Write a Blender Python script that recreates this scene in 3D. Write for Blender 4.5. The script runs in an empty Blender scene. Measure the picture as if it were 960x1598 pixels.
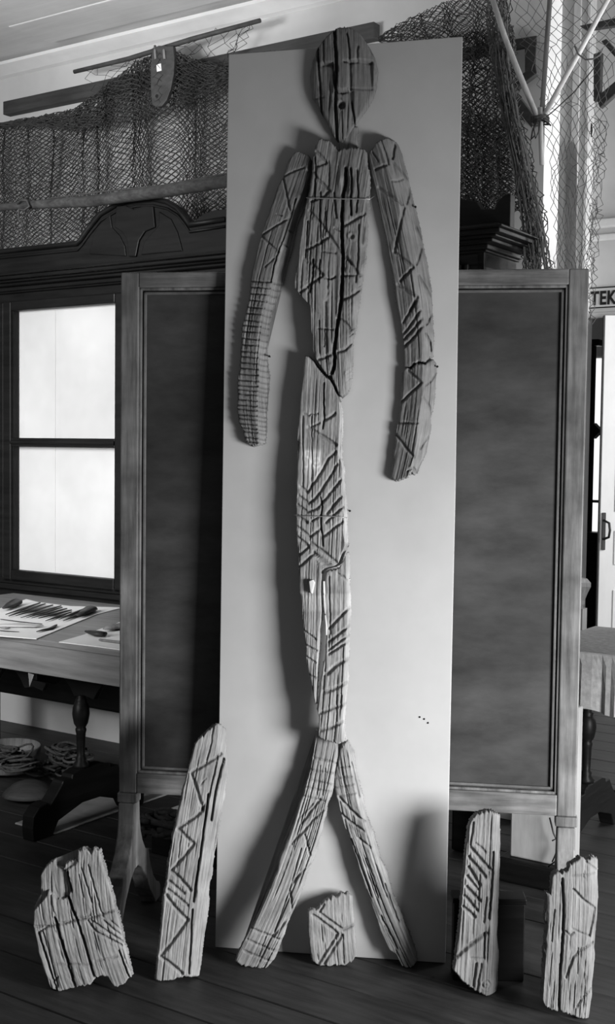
import bpy, bmesh, math, random
import numpy as np
from mathutils import Vector, Matrix

# ------------------------------------------------------------------ camera, world, lights
SC = bpy.context.scene
COL = SC.collection
W, H, F = 960, 1598, 1900.0
CAM = np.array([0.0, 0.0, 1.5])
R3 = (Matrix.Rotation(math.radians(87.0), 3, 'X') @ Matrix.Rotation(math.radians(0.7), 3, 'Z'))
RN = np.array(R3)
cam = bpy.data.objects.new('camera', bpy.data.cameras.new('camera'))
COL.objects.link(cam)
cam.matrix_world = Matrix.Translation(Vector(CAM)) @ R3.to_4x4()
cam.data.sensor_fit = 'VERTICAL'
cam.data.sensor_height = 36.0
cam.data.lens = 36.0 * F / H
cam.data.clip_end = 60
SC.camera = cam

SC.view_settings.view_transform = 'Standard'
SC.view_settings.look = 'None'
SC.view_settings.exposure = 0.0
SC.view_settings.gamma = 1.0
SC.view_settings.use_curve_mapping = False

wd = bpy.data.worlds.new('world'); SC.world = wd; wd.use_nodes = True
wd.node_tree.nodes['Background'].inputs[0].default_value = (0.8, 0.8, 0.8, 1)
wd.node_tree.nodes['Background'].inputs[1].default_value = 0.10

def area(name, loc, aim, sx, sy, power, spread=180):
    l = bpy.data.lights.new(name, 'AREA'); l.shape = 'RECTANGLE'; l.size = sx; l.size_y = sy
    l.energy = power; l.spread = math.radians(spread)
    o = bpy.data.objects.new(name, l); COL.objects.link(o)
    o.location = loc
    o.rotation_euler = (Vector(aim) - Vector(loc)).to_track_quat('-Z', 'Y').to_euler()
    return o
area('window_daylight', (2.15, 1.75, 0.74), (0.2, 3.6, 0.10), .9, .9, 82, 130)
area('cabinet_fill_light', (-2.35, 2.75, 1.95), (-1.15, 5.6, 1.35), 1.0, 1.5, 25, 65)  # added fill lamp inside the room, brightens the cabinet front and its lining
area('ceiling_fill_light', (-2.5, 3.3, 2.5), (-1.0, 5.3, 3.55), .9, .7, 16, 75)  # added unseen lamp, lifts the ceiling and the top of the wall
area('back_window_daylight', (3.6, 5.6, 2.1), (1.6, 7.4, 1.9), 1.2, 1.6, 110)
area('right_wall_fill_light', (3.0, 3.4, 2.6), (1.0, 4.9, 2.95), 1.0, 1.0, 9, 60)  # added fill out of view, brightens the upper right wall and nets

# ------------------------------------------------------------------ pixel -> place helpers
def rays(x, y):
    x = np.atleast_1d(np.asarray(x, float)); y = np.atleast_1d(np.asarray(y, float))
    d = np.stack([(x - W / 2) / F, -(y - H / 2) / F, -np.ones_like(x)], 1)
    return d @ RN.T
class Pl:
    def __init__(s, p, n): s.p = np.array(p, float); s.n = np.array(n, float) / np.linalg.norm(n)
    def off(s, d): return Pl(s.p + s.n * d, s.n)
    def un(s, x, y):
        d = rays(x, y)
        t = ((s.p - CAM) @ s.n) / (d @ s.n)
        return CAM + d * t[:, None]
    def u1(s, x, y): return s.un(x, y)[0]
FLOOR = Pl((0, 0, 0), (0, 0, 1))
Z = np.array([0, 0, 1.0])
TH = math.radians(34)
U = np.array([math.cos(TH), -math.sin(TH), 0]); WV = np.array([math.sin(TH), math.cos(TH), 0])
def fr(origin, ex, ez=(0, 0, 1)):
    ex = Vector(ex).normalized(); ez = Vector(ez).normalized(); ey = ez.cross(ex)
    m = Matrix((ex, ey, ez)).transposed().to_4x4(); m.translation = Vector(origin)
    return m
def floorpl(xa, ya, xb, yb, lean):      # plane through two floor pixels, leaning back
    a = FLOOR.u1(xa, ya); b = FLOOR.u1(xb, yb)
    e = (b - a) / np.linalg.norm(b - a); n0 = np.cross(e, Z)
    if n0[1] > 0: n0 = -n0
    l = math.radians(lean)
    return Pl(a, n0 * math.cos(l) + Z * math.sin(l)), e, n0
def pl3(a, b, c):
    n = np.cross(b - a, c - a); n /= np.linalg.norm(n)
    if n[1] > 0: n = -n
    return Pl(a, n)

# ------------------------------------------------------------------ materials
MATS = {}
def nodes(name):
    m = bpy.data.materials.new(name); m.use_nodes = True
    nt = m.node_tree; b = nt.nodes['Principled BSDF']
    return m, nt, b
def N(nt, t, **kw):
    n = nt.nodes.new(t)
    for k, v in kw.items():
        if k.startswith('i_'): n.inputs[int(k[2:])].default_value = v
        else: setattr(n, k, v)
    return n
def g4(v): return (v, v, v, 1)
def mat(name, lo, hi, scale=(1, 1, 1), nscale=6, rough=.6, spec=.3, bump=.1, blotch=0.25, bscale=2.5, coord='Object', tint=False, detail=6):
    if name in MATS: return MATS[name]
    m, nt, b = nodes(name); L = nt.links
    tc = N(nt, 'ShaderNodeTexCoord'); mp = N(nt, 'ShaderNodeMapping'); mp.inputs['Scale'].default_value = scale
    L.new(tc.outputs[coord], mp.inputs[0])
    n1 = N(nt, 'ShaderNodeTexNoise'); n1.inputs['Scale'].default_value = nscale; n1.inputs['Detail'].default_value = detail
    n1.inputs['Roughness'].default_value = .65
    L.new(mp.outputs[0], n1.inputs['Vector'])
    rp = N(nt, 'ShaderNodeMapRange'); rp.inputs[1].default_value = .3; rp.inputs[2].default_value = .7
    rp.inputs[3].default_value = lo; rp.inputs[4].default_value = hi
    L.new(n1.outputs[0], rp.inputs[0])
    n2 = N(nt, 'ShaderNodeTexNoise'); n2.inputs['Scale'].default_value = bscale; n2.inputs['Detail'].default_value = 4
    L.new(tc.outputs[coord], n2.inputs['Vector'])
    r2 = N(nt, 'ShaderNodeMapRange'); r2.inputs[1].default_value = .3; r2.inputs[2].default_value = .7
    r2.inputs[3].default_value = 1 - blotch; r2.inputs[4].default_value = 1 + blotch
    L.new(n2.outputs[0], r2.inputs[0])
    mu = N(nt, 'ShaderNodeMath', operation='MULTIPLY'); L.new(rp.outputs[0], mu.inputs[0]); L.new(r2.outputs[0], mu.inputs[1])
    out = mu.outputs[0]
    if tint:
        at = N(nt, 'ShaderNodeAttribute'); at.attribute_name = 'tint'
        m2 = N(nt, 'ShaderNodeMath', operation='MULTIPLY'); L.new(out, m2.inputs[0]); L.new(at.outputs['Fac'], m2.inputs[1]); out = m2.outputs[0]
    cb = N(nt, 'ShaderNodeCombineColor')
    for k in range(3): L.new(out, cb.inputs[k])
    L.new(cb.outputs[0], b.inputs['Base Color'])
    b.inputs['Roughness'].default_value = rough; b.inputs['Specular IOR Level'].default_value = spec
    if bump:
        bp = N(nt, 'ShaderNodeBump'); bp.inputs['Strength'].default_value = bump; bp.inputs['Distance'].default_value = .004
        L.new(n1.outputs[0], bp.inputs['Height']); L.new(bp.outputs[0], b.inputs['Normal'])
    MATS[name] = m
    return m
def plain(name, v, rough=.7, spec=.3, metal=0):
    if name in MATS: return MATS[name]
    m, nt, b = nodes(name)
    b.inputs['Base Color'].default_value = g4(v); b.inputs['Roughness'].default_value = rough
    b.inputs['Specular IOR Level'].default_value = spec; b.inputs['Metallic'].default_value = metal
    MATS[name] = m; return m
def emis(name, v, s):
    m, nt, b = nodes(name)
    b.inputs['Base Color'].default_value = g4(.8); b.inputs['Emission Color'].default_value = g4(v); b.inputs['Emission Strength'].default_value = s
    return m
def glass(name):
    m, nt, b = nodes(name); L = nt.links
    nt.nodes.remove(b); o = nt.nodes['Material Output']
    t = N(nt, 'ShaderNodeBsdfTransparent'); t.inputs[0].default_value = g4(.96)
    g = N(nt, 'ShaderNodeBsdfGlossy'); g.inputs['Roughness'].default_value = .03
    f = N(nt, 'ShaderNodeFresnel'); f.inputs[0].default_value = 1.45
    x = N(nt, 'ShaderNodeMixShader'); ge = N(nt, 'ShaderNodeNewGeometry'); iv = N(nt, 'ShaderNodeMath', operation='SUBTRACT'); iv.inputs[0].default_value = 1; L.new(ge.outputs['Backfacing'], iv.inputs[1])
    mm = N(nt, 'ShaderNodeMath', operation='MULTIPLY'); L.new(f.outputs[0], mm.inputs[0]); L.new(iv.outputs[0], mm.inputs[1]); L.new(mm.outputs[0], x.inputs[0]); L.new(t.outputs[0], x.inputs[1]); L.new(g.outputs[0], x.inputs[2])
    L.new(x.outputs[0], o.inputs[0]); return m

M_IDOL = mat('weathered_wood_dark', .13, .30, (430, 9, 1), 1.0, .85, .15, .5, .22, 14, 'UV', True)
M_SLAB = mat('weathered_wood_pale', .17, .38, (430, 9, 1), 1.0, .85, .15, .5, .2, 14, 'UV', True)
M_DARK = mat('dark_polished_wood', .004, .011, (2, 2, 30), 1.5, .45, .16, .05, .3)
M_DARKH = mat('dark_polished_wood_level', .004, .011, (3, 30, 30), 1.5, .45, .16, .05, .3)
M_FRAMEV = mat('worn_frame_wood', .065, .21, (40, 40, 3), 1.2, .5, .4, .1, .5, 7)
M_FRAMEH = mat('worn_frame_wood_level', .065, .21, (3, 40, 40), 1.2, .5, .4, .1, .5, 7)
M_BEAD = mat('worn_bead', .08, .16, (8, 8, 8), 2, .45, .5, .05, .3)
M_SLATE = mat('blackboard_paint', .026, .062, (2, 2, 5), 2.2, .55, .35, .03, .45, 1.7)
M_BOARD = mat('painted_board', .49, .54, (1, 1, 1), 3, .7, .25, .02, .05, 5, detail=8)
M_TABLE = mat('oak_table', .13, .25, (2.2, 22, 30), 1.3, .5, .4, .1, .15)
M_FLOOR = mat('worn_floor_wood', .013, .040, (3, 22, 1), 1.6, .55, .35, .15, .45, 2.2)
M_WALL = mat('limewashed_wall', .50, .57, (1, 1, 1), 2, .9, .1, .05, .1)
M_CEIL = mat('painted_ceiling_wood', .66, .76, (1, 14, 1), 2, .8, .2, .05, .1)
M_WHITE = mat('white_paint', .66, .76, (3, 3, 1), 2, .6, .3, .03, .06)
M_COLUMN = mat('whitewashed_column', .60, .74, (18, 18, 2), 2, .7, .2, .05, .12)
M_PAPER = mat('white_paper', .80, .86, (4, 4, 4), 2, .85, .1, .02, .04)
M_NET = mat('tarred_twine', .035, .075, (30, 30, 30), 2, .9, .1, 0, .2)
M_NETL = mat('pale_twine', .10, .22, (30, 30, 30), 2, .9, .1, 0, .2)
M_ROPE = mat('old_rope', .03, .09, (60, 60, 60), 2, .95, .1, .2, .3, 9)
M_POLE = mat('peeled_pole', .26, .44, (30, 30, 2), 2, .6, .3, .05, .2)
M_POLEL = mat('pale_peeled_pole', .62, .78, (30, 30, 2), 2, .6, .3, .05, .15)
M_BEAM = mat('dark_beam', .03, .065, (2, 20, 20), 2, .6, .3, .1, .3)
M_GREYW = mat('grey_wood', .14, .26, (30, 30, 2), 2, .75, .2, .1, .2)
M_BONE = plain('dark_bone', .03, .5)
M_BONEL = plain('pale_bone', .42, .6)
M_WIRE = plain('steel_wire', .45, .4, .5, .6)
M_BLACK = plain('black_iron', .012, .45, .5)
M_CLOTH = mat('grey_cloth', .24, .38, (14, 14, 14), 3, .95, .05, .3, .15)
M_GLASS = glass('cabinet_glass')
M_INK = plain('black_paint', .008, .6)

# ------------------------------------------------------------------ object helpers
def tag(o, label=None, cat=None, group=None, kind=None):
    if label: o['label'] = label
    if cat: o['category'] = cat
    if group: o['group'] = group
    if kind: o['kind'] = kind
    return o
def thing(name, m, label, cat, group=None):
    o = bpy.data.objects.new(name, None); COL.objects.link(o); o.matrix_world = m; o.empty_display_size = .05
    return tag(o, label, cat, group)
class MB:
    def __init__(s): s.v = []; s.f = []
    def add(s, vs, fs):
        k = len(s.v); s.v += [tuple(map(float, q)) for q in vs]; s.f += [tuple(i + k for i in f) for f in fs]; return s
    def box(s, x0, x1, y0, y1, z0, z1):
        return s.add([(x0, y0, z0), (x1, y0, z0), (x1, y1, z0), (x0, y1, z0), (x0, y0, z1), (x1, y0, z1), (x1, y1, z1), (x0, y1, z1)],
                     [(0, 3, 2, 1), (4, 5, 6, 7), (0, 1, 5, 4), (1, 2, 6, 5), (2, 3, 7, 6), (3, 0, 4, 7)])
    def prism(s, poly, d0, d1, axis='y'):         # 2-D polygon pushed along an axis
        def p3(a, b, d): return {'y': (a, d, b), 'x': (d, a, b), 'z': (a, b, d)}[axis]
        n = len(poly)
        vs = [p3(a, b, d0) for a, b in poly] + [p3(a, b, d1) for a, b in poly]
        return s.add(vs, [tuple(range(n)), tuple(range(2 * n - 1, n - 1, -1))] + [(i, (i + 1) % n, n + (i + 1) % n, n + i) for i in range(n)])
    def slabpoly(s, front, dvec):                 # 3-D polygon given thickness along a vector
        n = len(front); dv = np.array(dvec)
        return s.add(list(front) + [np.array(q) + dv for q in front], [tuple(range(n)), tuple(range(2 * n - 1, n - 1, -1))] + [(i, (i + 1) % n, n + (i + 1) % n, n + i) for i in range(n)])
    def tube(s, pts, r, n=8, cap=True):
        pts = [Vector(p) for p in pts]; m = len(pts); rr = r if hasattr(r, '__len__') else [r] * m
        vs = []; fs = []; prev = None
        for i, p in enumerate(pts):
            t = (pts[min(i + 1, m - 1)] - pts[max(i - 1, 0)])
            if t.length < 1e-9: t = Vector((0, 0, 1))
            t.normalize()
            a = (prev if prev is not None else (Vector((0, 0, 1)) if abs(t.z) < .9 else Vector((1, 0, 0))))
            e1 = (a - t * a.dot(t))
            if e1.length < 1e-6: e1 = t.orthogonal()
            e1.normalize(); prev = e1; e2 = t.cross(e1)
            for k in range(n):
                an = 2 * math.pi * k / n
                vs.append(p + (e1 * math.cos(an) + e2 * math.sin(an)) * rr[i])
        for i in range(m - 1):
            for k in range(n): fs.append((i * n + k, i * n + (k + 1) % n, (i + 1) * n + (k + 1) % n, (i + 1) * n + k))
        if cap: fs += [tuple(range(n - 1, -1, -1)), tuple(range((m - 1) * n, m * n))]
        return s.add(vs, fs)
    def lathe(s, prof, n=20, c=(0, 0, 0)):
        vs = []; fs = []; m = len(prof)
        for r, z in prof:
            for k in range(n):
                an = 2 * math.pi * k / n; vs.append((c[0] + r * math.cos(an), c[1] + r * math.sin(an), c[2] + z))
        for i in range(m - 1):
            for k in range(n): fs.append((i * n + k, i * n + (k + 1) % n, (i + 1) * n + (k + 1) % n, (i + 1) * n + k))
        fs += [tuple(range(n - 1, -1, -1)), tuple(range((m - 1) * n, m * n))]
        return s.add(vs, fs)
    def build(s, name, m, parent=None, smooth=False, bevel=0, label=None, cat=None, group=None, kind=None, recentre=True):
        vs = s.v; loc = None
        if parent is None and recentre:
            a = np.array(vs); loc = np.array([(a[:, 0].min() + a[:, 0].max()) / 2, (a[:, 1].min() + a[:, 1].max()) / 2, a[:, 2].min()])
            vs = [tuple(q) for q in a - loc]
        me = bpy.data.meshes.new(name); me.from_pydata(vs, [], s.f); me.update()
        bm = bmesh.new(); bm.from_mesh(me); bmesh.ops.recalc_face_normals(bm, faces=bm.faces); bm.to_mesh(me); bm.free()
        if smooth: me.polygons.foreach_set('use_smooth', [True] * len(me.polygons))
        me.materials.append(m)
        o = bpy.data.objects.new(name, me); COL.objects.link(o)
        if parent is not None: o.parent = parent
        elif loc is not None: o.location = loc
        if bevel:
            b = o.modifiers.new('bevel', 'BEVEL'); b.width = bevel; b.segments = 2; b.limit_method = 'ANGLE'
        return tag(o, label, cat, group, kind)
def box(name, m, ext, parent=None, bevel=0, **kw):
    kw.setdefault('recentre', False)
    return MB().box(*ext).build(name, m, parent, bevel=bevel, **kw)

# ------------------------------------------------------------------ weathered, carved wood
def vnoise(rng, a, b):          # lattice value noise, a and b in cells
    na, nb = int(a.max()) + 3, int(b.max()) + 3
    g = rng.random((na, nb)) * 2 - 1
    i = np.floor(a).astype(int); j = np.floor(b).astype(int); fa = a - i; fb = b - j
    fa = fa * fa * (3 - 2 * fa); fb = fb * fb * (3 - 2 * fb)
    return (g[i, j] * (1 - fa) + g[i + 1, j] * fa) * (1 - fb) + (g[i, j + 1] * (1 - fa) + g[i + 1, j + 1] * fa) * fb
def polydist(X, Y, poly):
    d = np.full(X.shape, 1e9)
    for (x0, y0), (x1, y1) in zip(poly[:-1], poly[1:]):
        dx, dy = x1 - x0, y1 - y0; l2 = dx * dx + dy * dy + 1e-9
        t = np.clip(((X - x0) * dx + (Y - y0) * dy) / l2, 0, 1)
        d = np.minimum(d, np.hypot(X - x0 - t * dx, Y - y0 - t * dy))
    return d
def inpoly(X, Y, poly):
    r = np.zeros(X.shape, bool); n = len(poly)
    for i in range(n):
        x0, y0 = poly[i]; x1, y1 = poly[(i + 1) % n]
        c = ((y0 > Y) != (y1 > Y)) & (X < (x1 - x0) * (Y - y0) / (y1 - y0 + 1e-12) + x0)
        r ^= c
    return r
def carved(name, plane, L, R, T, B, thick, mat_, label=None, grooves=(), ridge=None, dl=.004, dr=.02, edge=(5, .006),
           ncr=10, seed=1, extra=None, tintf=None, bend=2, parent=None, group=None, cat='wood fragment', jag=.7, grain=1.0, du=.95, dv=1.7, taper=.0):
    rng = np.random.default_rng(seed)
    L = np.array(L, float); R = np.array(R, float); T = np.array(T, float); B = np.array(B, float)
    T[0] = L[0]; T[-1] = R[0]; B[0] = L[-1]; B[-1] = R[-1]
    wpx = max(np.hypot(*(T[-1] - T[0])), np.hypot(*(B[-1] - B[0])), np.abs(R[:, 0].mean() - L[:, 0].mean()))
    hpx = max(np.hypot(*(L[-1] - L[0])), np.hypot(*(R[-1] - R[0])))
    nu = int(max(14, wpx / du)); nv = int(max(20, hpx / dv))
    u = np.linspace(0, 1, nu + 1); v = np.linspace(0, 1, nv + 1)
    def byy(P):
        y = np.maximum.accumulate(P[:, 1] + np.arange(len(P)) * 1e-4); t = (y - y[0]) / (y[-1] - y[0])
        return np.stack([np.interp(v, t, P[:, 0]), np.interp(v, t, P[:, 1])], 1)
    def byc(P):
        c = P[-1] - P[0]; t = ((P - P[0]) @ c) / (c @ c); t = np.maximum.accumulate(t + np.arange(len(P)) * 1e-3); t = (t - t[0]) / (t[-1] - t[0])
        return np.stack([np.interp(u, t, P[:, 0]), np.interp(u, t, P[:, 1])], 1)
    l, r, tt, bb = byy(L), byy(R), byc(T), byc(B)
    def wob(n, amp, per):
        a = vnoise(rng, np.linspace(0, n / per, n), np.zeros(n)); w = np.sin(np.linspace(0, math.pi, n)) ** .3
        return a * amp * w
    wl = wob(nv + 1, jag * 1.2, 9) + wob(nv + 1, jag * .3, 3); wr_ = wob(nv + 1, jag * 1.2, 9) + wob(nv + 1, jag * .3, 3)
    tt[:, 1] += wob(nu + 1, jag * 2.0, 3); bb[:, 1] += wob(nu + 1, jag * 2.0, 3)
    UU, VV = np.meshgrid(u, v)               # rows v, cols u
    u3, v3 = UU[..., None], VV[..., None]
    P = (1 - u3) * l[:, None] + u3 * r[:, None] + (1 - v3) * tt[None] + v3 * bb[None] \
        - ((1 - u3) * (1 - v3) * tt[0] + u3 * (1 - v3) * tt[-1] + (1 - u3) * v3 * bb[0] + u3 * v3 * bb[-1])
    ew = np.hypot(*(r - l).T)[:, None]       # row width in px
    P[..., 0] += wl[:, None] * np.exp(-UU * ew / 4) + wr_[:, None] * np.exp(-(1 - UU) * ew / 4)
    X, Y = P[..., 0], P[..., 1]
    h = np.zeros_like(X)
    eu = np.minimum(UU, 1 - UU) * ew; ev = np.minimum(VV, 1 - VV) * hpx
    for e, wd_ in ((eu, edge[0]), (ev, edge[0] * .7)):
        q = np.clip(1 - e / wd_, 0, 1); h -= edge[1] * (1 - np.sqrt(np.clip(1 - q * q, 0, 1)))
    if ridge is not None:
        rv, ru = zip(*ridge); ur = np.interp(v, rv, ru)[:, None] + wob(nv + 1, .03, 14)[:, None]
        h -= np.where(UU < ur, dl * (1 - UU / ur), dr * (UU - ur) / (1 - ur + 1e-6))
    mid = (l + r) / 2; cf = np.polyfit(mid[:, 1], mid[:, 0], bend)      # the grain follows the log, not the outline
    ax_ = np.polyval(cf, Y); sl = np.polyval(np.polyder(cf), Y); a = (X - ax_) / np.sqrt(1 + sl * sl)
    amin, aspan = float(a.min()), float(a.max() - a.min()); a = a - amin
    b = (Y - Y.min()) * np.sqrt(1 + np.mean(np.polyval(np.polyder(cf), mid[:, 1])) ** 2)
    h += grain * (.0011 * vnoise(rng, a / 1.7, b / 70) + .0007 * vnoise(rng, a / 4, b / 130) + .0010 * vnoise(rng, a / 22, b / 70) + .0004 * vnoise(rng, a / 2.2, b / 4))
    for _ in range(ncr):
        uc = rng.random(); v0 = rng.random() * .9; ln = .10 + rng.random() * .40; wd_ = .55 + rng.random() * .55; dp = .002 + rng.random() * .006
        path = uc + .006 * np.sin(v * 9 + rng.random() * 6) + (v - v0) * (rng.random() - .5) * .06
        env = np.clip(np.minimum((v - v0) / .06, (v0 + ln - v) / .06), 0, 1)[:, None]
        d = np.abs(a - path[:, None] * aspan)
        h -= dp * env * np.clip(1 - d / (wd_ * 1.3), 0, 1)
    for gr in grooves:
        poly, wd_, dp = gr[:3]
        dp = dp * 1.2; wd_ = wd_ * (1.22 if gr[2] < .009 else .85) + .1; d = polydist(X + 0.6 * vnoise(rng, a / 7, b / 7), Y + 0.6 * vnoise(rng, a / 9, b / 9), poly)
        q = np.clip(1 - d / wd_, 0, 1); h -= dp * np.minimum(1, q * 1.4)
    if extra is not None: h += extra(X, Y, UU, VV)
    h = np.maximum(h, -thick * .93)
    groove_shade = np.ones_like(h)                     # shade painted into the colour of carved lines and splits
    for gr in grooves: groove_shade = np.minimum(groove_shade, 1 - (.24 if gr[2] < .009 else .38) * np.clip(1.35 - polydist(X, Y, gr[0]) / gr[1], 0, 1))
    base = plane.un(X.ravel(), Y.ravel())
    V3 = base + plane.n * h.ravel()[:, None]
    nc = nu + 1; n0 = nc * (nv + 1)
    loop = [i for i in range(nc)] + [j * nc + nu for j in range(1, nv + 1)] + [nv * nc + i for i in range(nu - 1, -1, -1)] + [j * nc for j in range(nv - 1, 0, -1)]
    cen = base.mean(0); m = len(loop); rings = []
    for k, fz in enumerate((.35, .7, 1.0)):
        q = base[loop] - plane.n * (thick * fz); jit = rng.normal(0, .0011, (m, 3))
        q = q + jit - (q - cen) * taper * fz
        if fz < 1: q = np.where(((V3[loop] - q) @ plane.n)[:, None] > 0.0005, q, V3[loop] - plane.n * .0006 * (k + 1))
        rings.append(q)
    allv = np.concatenate([V3] + rings)
    allv[:, 2] = np.maximum(allv[:, 2], .0008)          # rests on the floor
    faces = []
    ii = (np.arange(nv)[:, None] * nc + np.arange(nu)[None]).ravel()
    faces = np.stack([ii, ii + nc, ii + nc + 1, ii + 1], 1).tolist()
    nfront = len(faces)
    ids = [np.array(loop)] + [n0 + k * m + np.arange(m) for k in range(3)]
    for k in range(3):
        A, Bq = ids[k], ids[k + 1]; A2, B2 = np.roll(A, -1), np.roll(Bq, -1)
        faces += np.stack([A, A2, B2, Bq], 1).tolist()
    faces.append(ids[3][::-1].tolist())
    bot = base[(nv * nc):(nv * nc + nc)].mean(0)
    org = np.array([bot[0], bot[1], allv[:, 2].min()])
    me = bpy.data.meshes.new(name); me.from_pydata((allv - org).tolist(), [], faces)
    sm = np.zeros(len(faces), bool); sm[:nfront] = True; me.polygons.foreach_set('use_smooth', sm.tolist())
    pxm = np.linalg.norm(base[nc // 2] - base[n0 - 1 - nc // 2]) / hpx
    off = rng.random(2) * 5
    uv = np.stack([a.ravel() * pxm + off[0], b.ravel() * pxm + off[1]], 1)
    uvr = uv[loop]; uvall = np.concatenate([uv, uvr + [.011, 0], uvr + [.023, 0], uvr + [.031, 0]])
    lay = me.uv_layers.new(name='UVMap'); li = np.zeros(len(me.loops), int); me.loops.foreach_get('vertex_index', li)
    lay.data.foreach_set('uv', uvall[li].ravel().astype(np.float32))
    t = np.ones(len(allv), np.float32)
    tf = ((tintf(X, Y, UU, VV) if tintf is not None else 1) * groove_shade).ravel(); t[:n0] = tf
    for k in range(3): t[n0 + k * m:n0 + (k + 1) * m] = tf[loop]
    at = me.attributes.new('tint', 'FLOAT', 'POINT'); at.data.foreach_set('value', t)
    me.materials.append(mat_)
    o = bpy.data.objects.new(name, me); COL.objects.link(o); o.location = org
    if parent is not None: bpy.context.view_layer.update(); o.parent = parent; o.matrix_parent_inverse = parent.matrix_world.inverted(); tag(o, label)
    else: tag(o, label, cat, group)
    return o
def blob(X, Y, cx, cy, rx, ry): return np.exp(-(((X - cx) / rx) ** 2 + ((Y - cy) / ry) ** 2))
def fade(a, lo, hi): return np.clip((a - lo) / (hi - lo), 0, 1)
def child_of(o, parent):
    bpy.context.view_layer.update(); o.parent = parent; o.matrix_parent_inverse = parent.matrix_world.inverted(); return o

# ------------------------------------------------------------------ room shell
def AB(a, b, z=0): return U * a + WV * b + Z * z
RM = fr((0, 0, 0), U)                          # room frame: x along the long wall, y away from it
CABP = CAM + rays(92, 696)[0] * (5.62 / rays(92, 696)[0][1]); CABP[2] = 0
BC = float(CABP @ WV)                          # cabinet front
BW = BC + .50                                  # long wall
WALL = Pl(AB(0, BW), -WV)
CABF = Pl(AB(0, BC), -WV)
def apx(pl, x, y): return float(pl.u1(x, y) @ U)
ZC = 3.48
fl = box('floor', plain('floor_gap', .006, .8), (-8, 6, .9, 11, -.06, -.022)); fl.matrix_world = RM; tag(fl, kind='structure')
fl_mesh = None; rnd = random.Random(4)
pb = .92; k = 0
while pb < 9.5:
    a0 = -8
    for s in range(1):
        if fl_mesh is None:
            fo = MB().box(0, 14, 0, .187, -.022, 0).build('floor_board', M_FLOOR, fl, bevel=.0025); fl_mesh = fo.data
        else:
            fo = bpy.data.objects.new('floor_board', fl_mesh); COL.objects.link(fo); fo.parent = fl
            b = fo.modifiers.new('bevel', 'BEVEL'); b.width = .0025; b.segments = 1
        fo.location = (a0 + s * 2.2, pb, -rnd.random() * .0015)
    pb += .19; k += 1
ce = box('ceiling', M_CEIL, (-9, 6, 1.6, BW + .5, .022, .08)); ce.matrix_world = fr((0, 0, ZC), U); tag(ce, kind='structure')
ZH = 4.6
o = box('ceiling', M_CEIL, (-5, 6, BW + .5, 12, ZH, ZH + .06)); o.matrix_world = RM; tag(o, kind='structure')
o = box('wall_upper', M_WALL, (-5, 6, BW + .42, BW + .5, ZC + .08, ZH)); o.matrix_world = RM; tag(o, kind='structure')
cm = None; pb = BW - .16
while pb > 1.8:
    if cm is None: co = MB().box(-4.5, 4.5, 0, .275, 0, .022).build('ceiling_board', M_CEIL, ce, bevel=.006); cm = co.data
    else:
        co = bpy.data.objects.new('ceiling_board', cm); COL.objects.link(co); co.parent = ce
        b = co.modifiers.new('bevel', 'BEVEL'); b.width = .006; b.segments = 1
    co.location = (0, pb - .28, 0); pb -= .28
aEND = apx(WALL, 848, 300)
wb = box('wall_back', M_WALL, (-9, aEND, BW, BW + .15, 0, ZC)); wb.matrix_world = RM; tag(wb, kind='structure')
t1 = MB().prism([(BW - .10, ZC + .0), (BW - .105, ZC - .018), (BW - .03, ZC - .045), (BW, ZC - .05), (BW, ZC)], -9, aEND - .3, 'x').build('trim_1', M_PAPER, recentre=False); t1.matrix_world = RM; tag(t1, kind='structure')  # white colour stands in for light caught along the moulding

# column at the end of the long wall, with ribs
BR = BW + 3.1; RW = Pl(AB(0, BR), -WV)
KB_ = BR - .08; KW = Pl(AB(0, KB_), -WV)
ca0, ca1 = apx(KW, 845, 250), apx(RW, 926, 250)
colm = box('column', M_COLUMN, (ca0, ca1, KB_, BR + .05, 0, ZH)); colm.matrix_world = RM; tag(colm, kind='structure')
for f0, f1, d in ((.28, .36, .012), (.64, .80, .02), (.93, 1.0, .02)):
    o = box('column_rib', M_COLUMN, (ca0 + (ca1 - ca0) * f0, ca0 + (ca1 - ca0) * f1, KB_ - d, KB_, 0, ZH), colm, bevel=.004)

# far wall with the doorway on the right
rA = apx(RW, 930, 600)
d0, d1 = apx(RW, 914, 700), apx(RW, 1010, 700)
zl = float(RW.u1(930, 492)[2])
wr = MB().box(aEND - 2.2, d0, BR, BR + .05, 0, ZH).box(d0, d1, BR, BR + .05, zl, ZH).box(d1, 6, BR, BR + .05, 0, ZH).build('wall_right', M_WALL, recentre=False)
wr.matrix_world = RM; tag(wr, kind='structure')
for n_, (ya, yb, p) in enumerate(((343, 357, .05), (366, 376, .03), (488, 497, .035))):
    za, zb = float(RW.u1(945, ya)[2]), float(RW.u1(945, yb)[2])
    o = box('trim_%d' % (n_ + 2), M_WHITE if n_ < 2 else M_WALL, (d0 - .8, d1 + 1.5, BR - p, BR, zb, za), bevel=.01); o.matrix_world = RM; tag(o, kind='structure')
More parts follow.
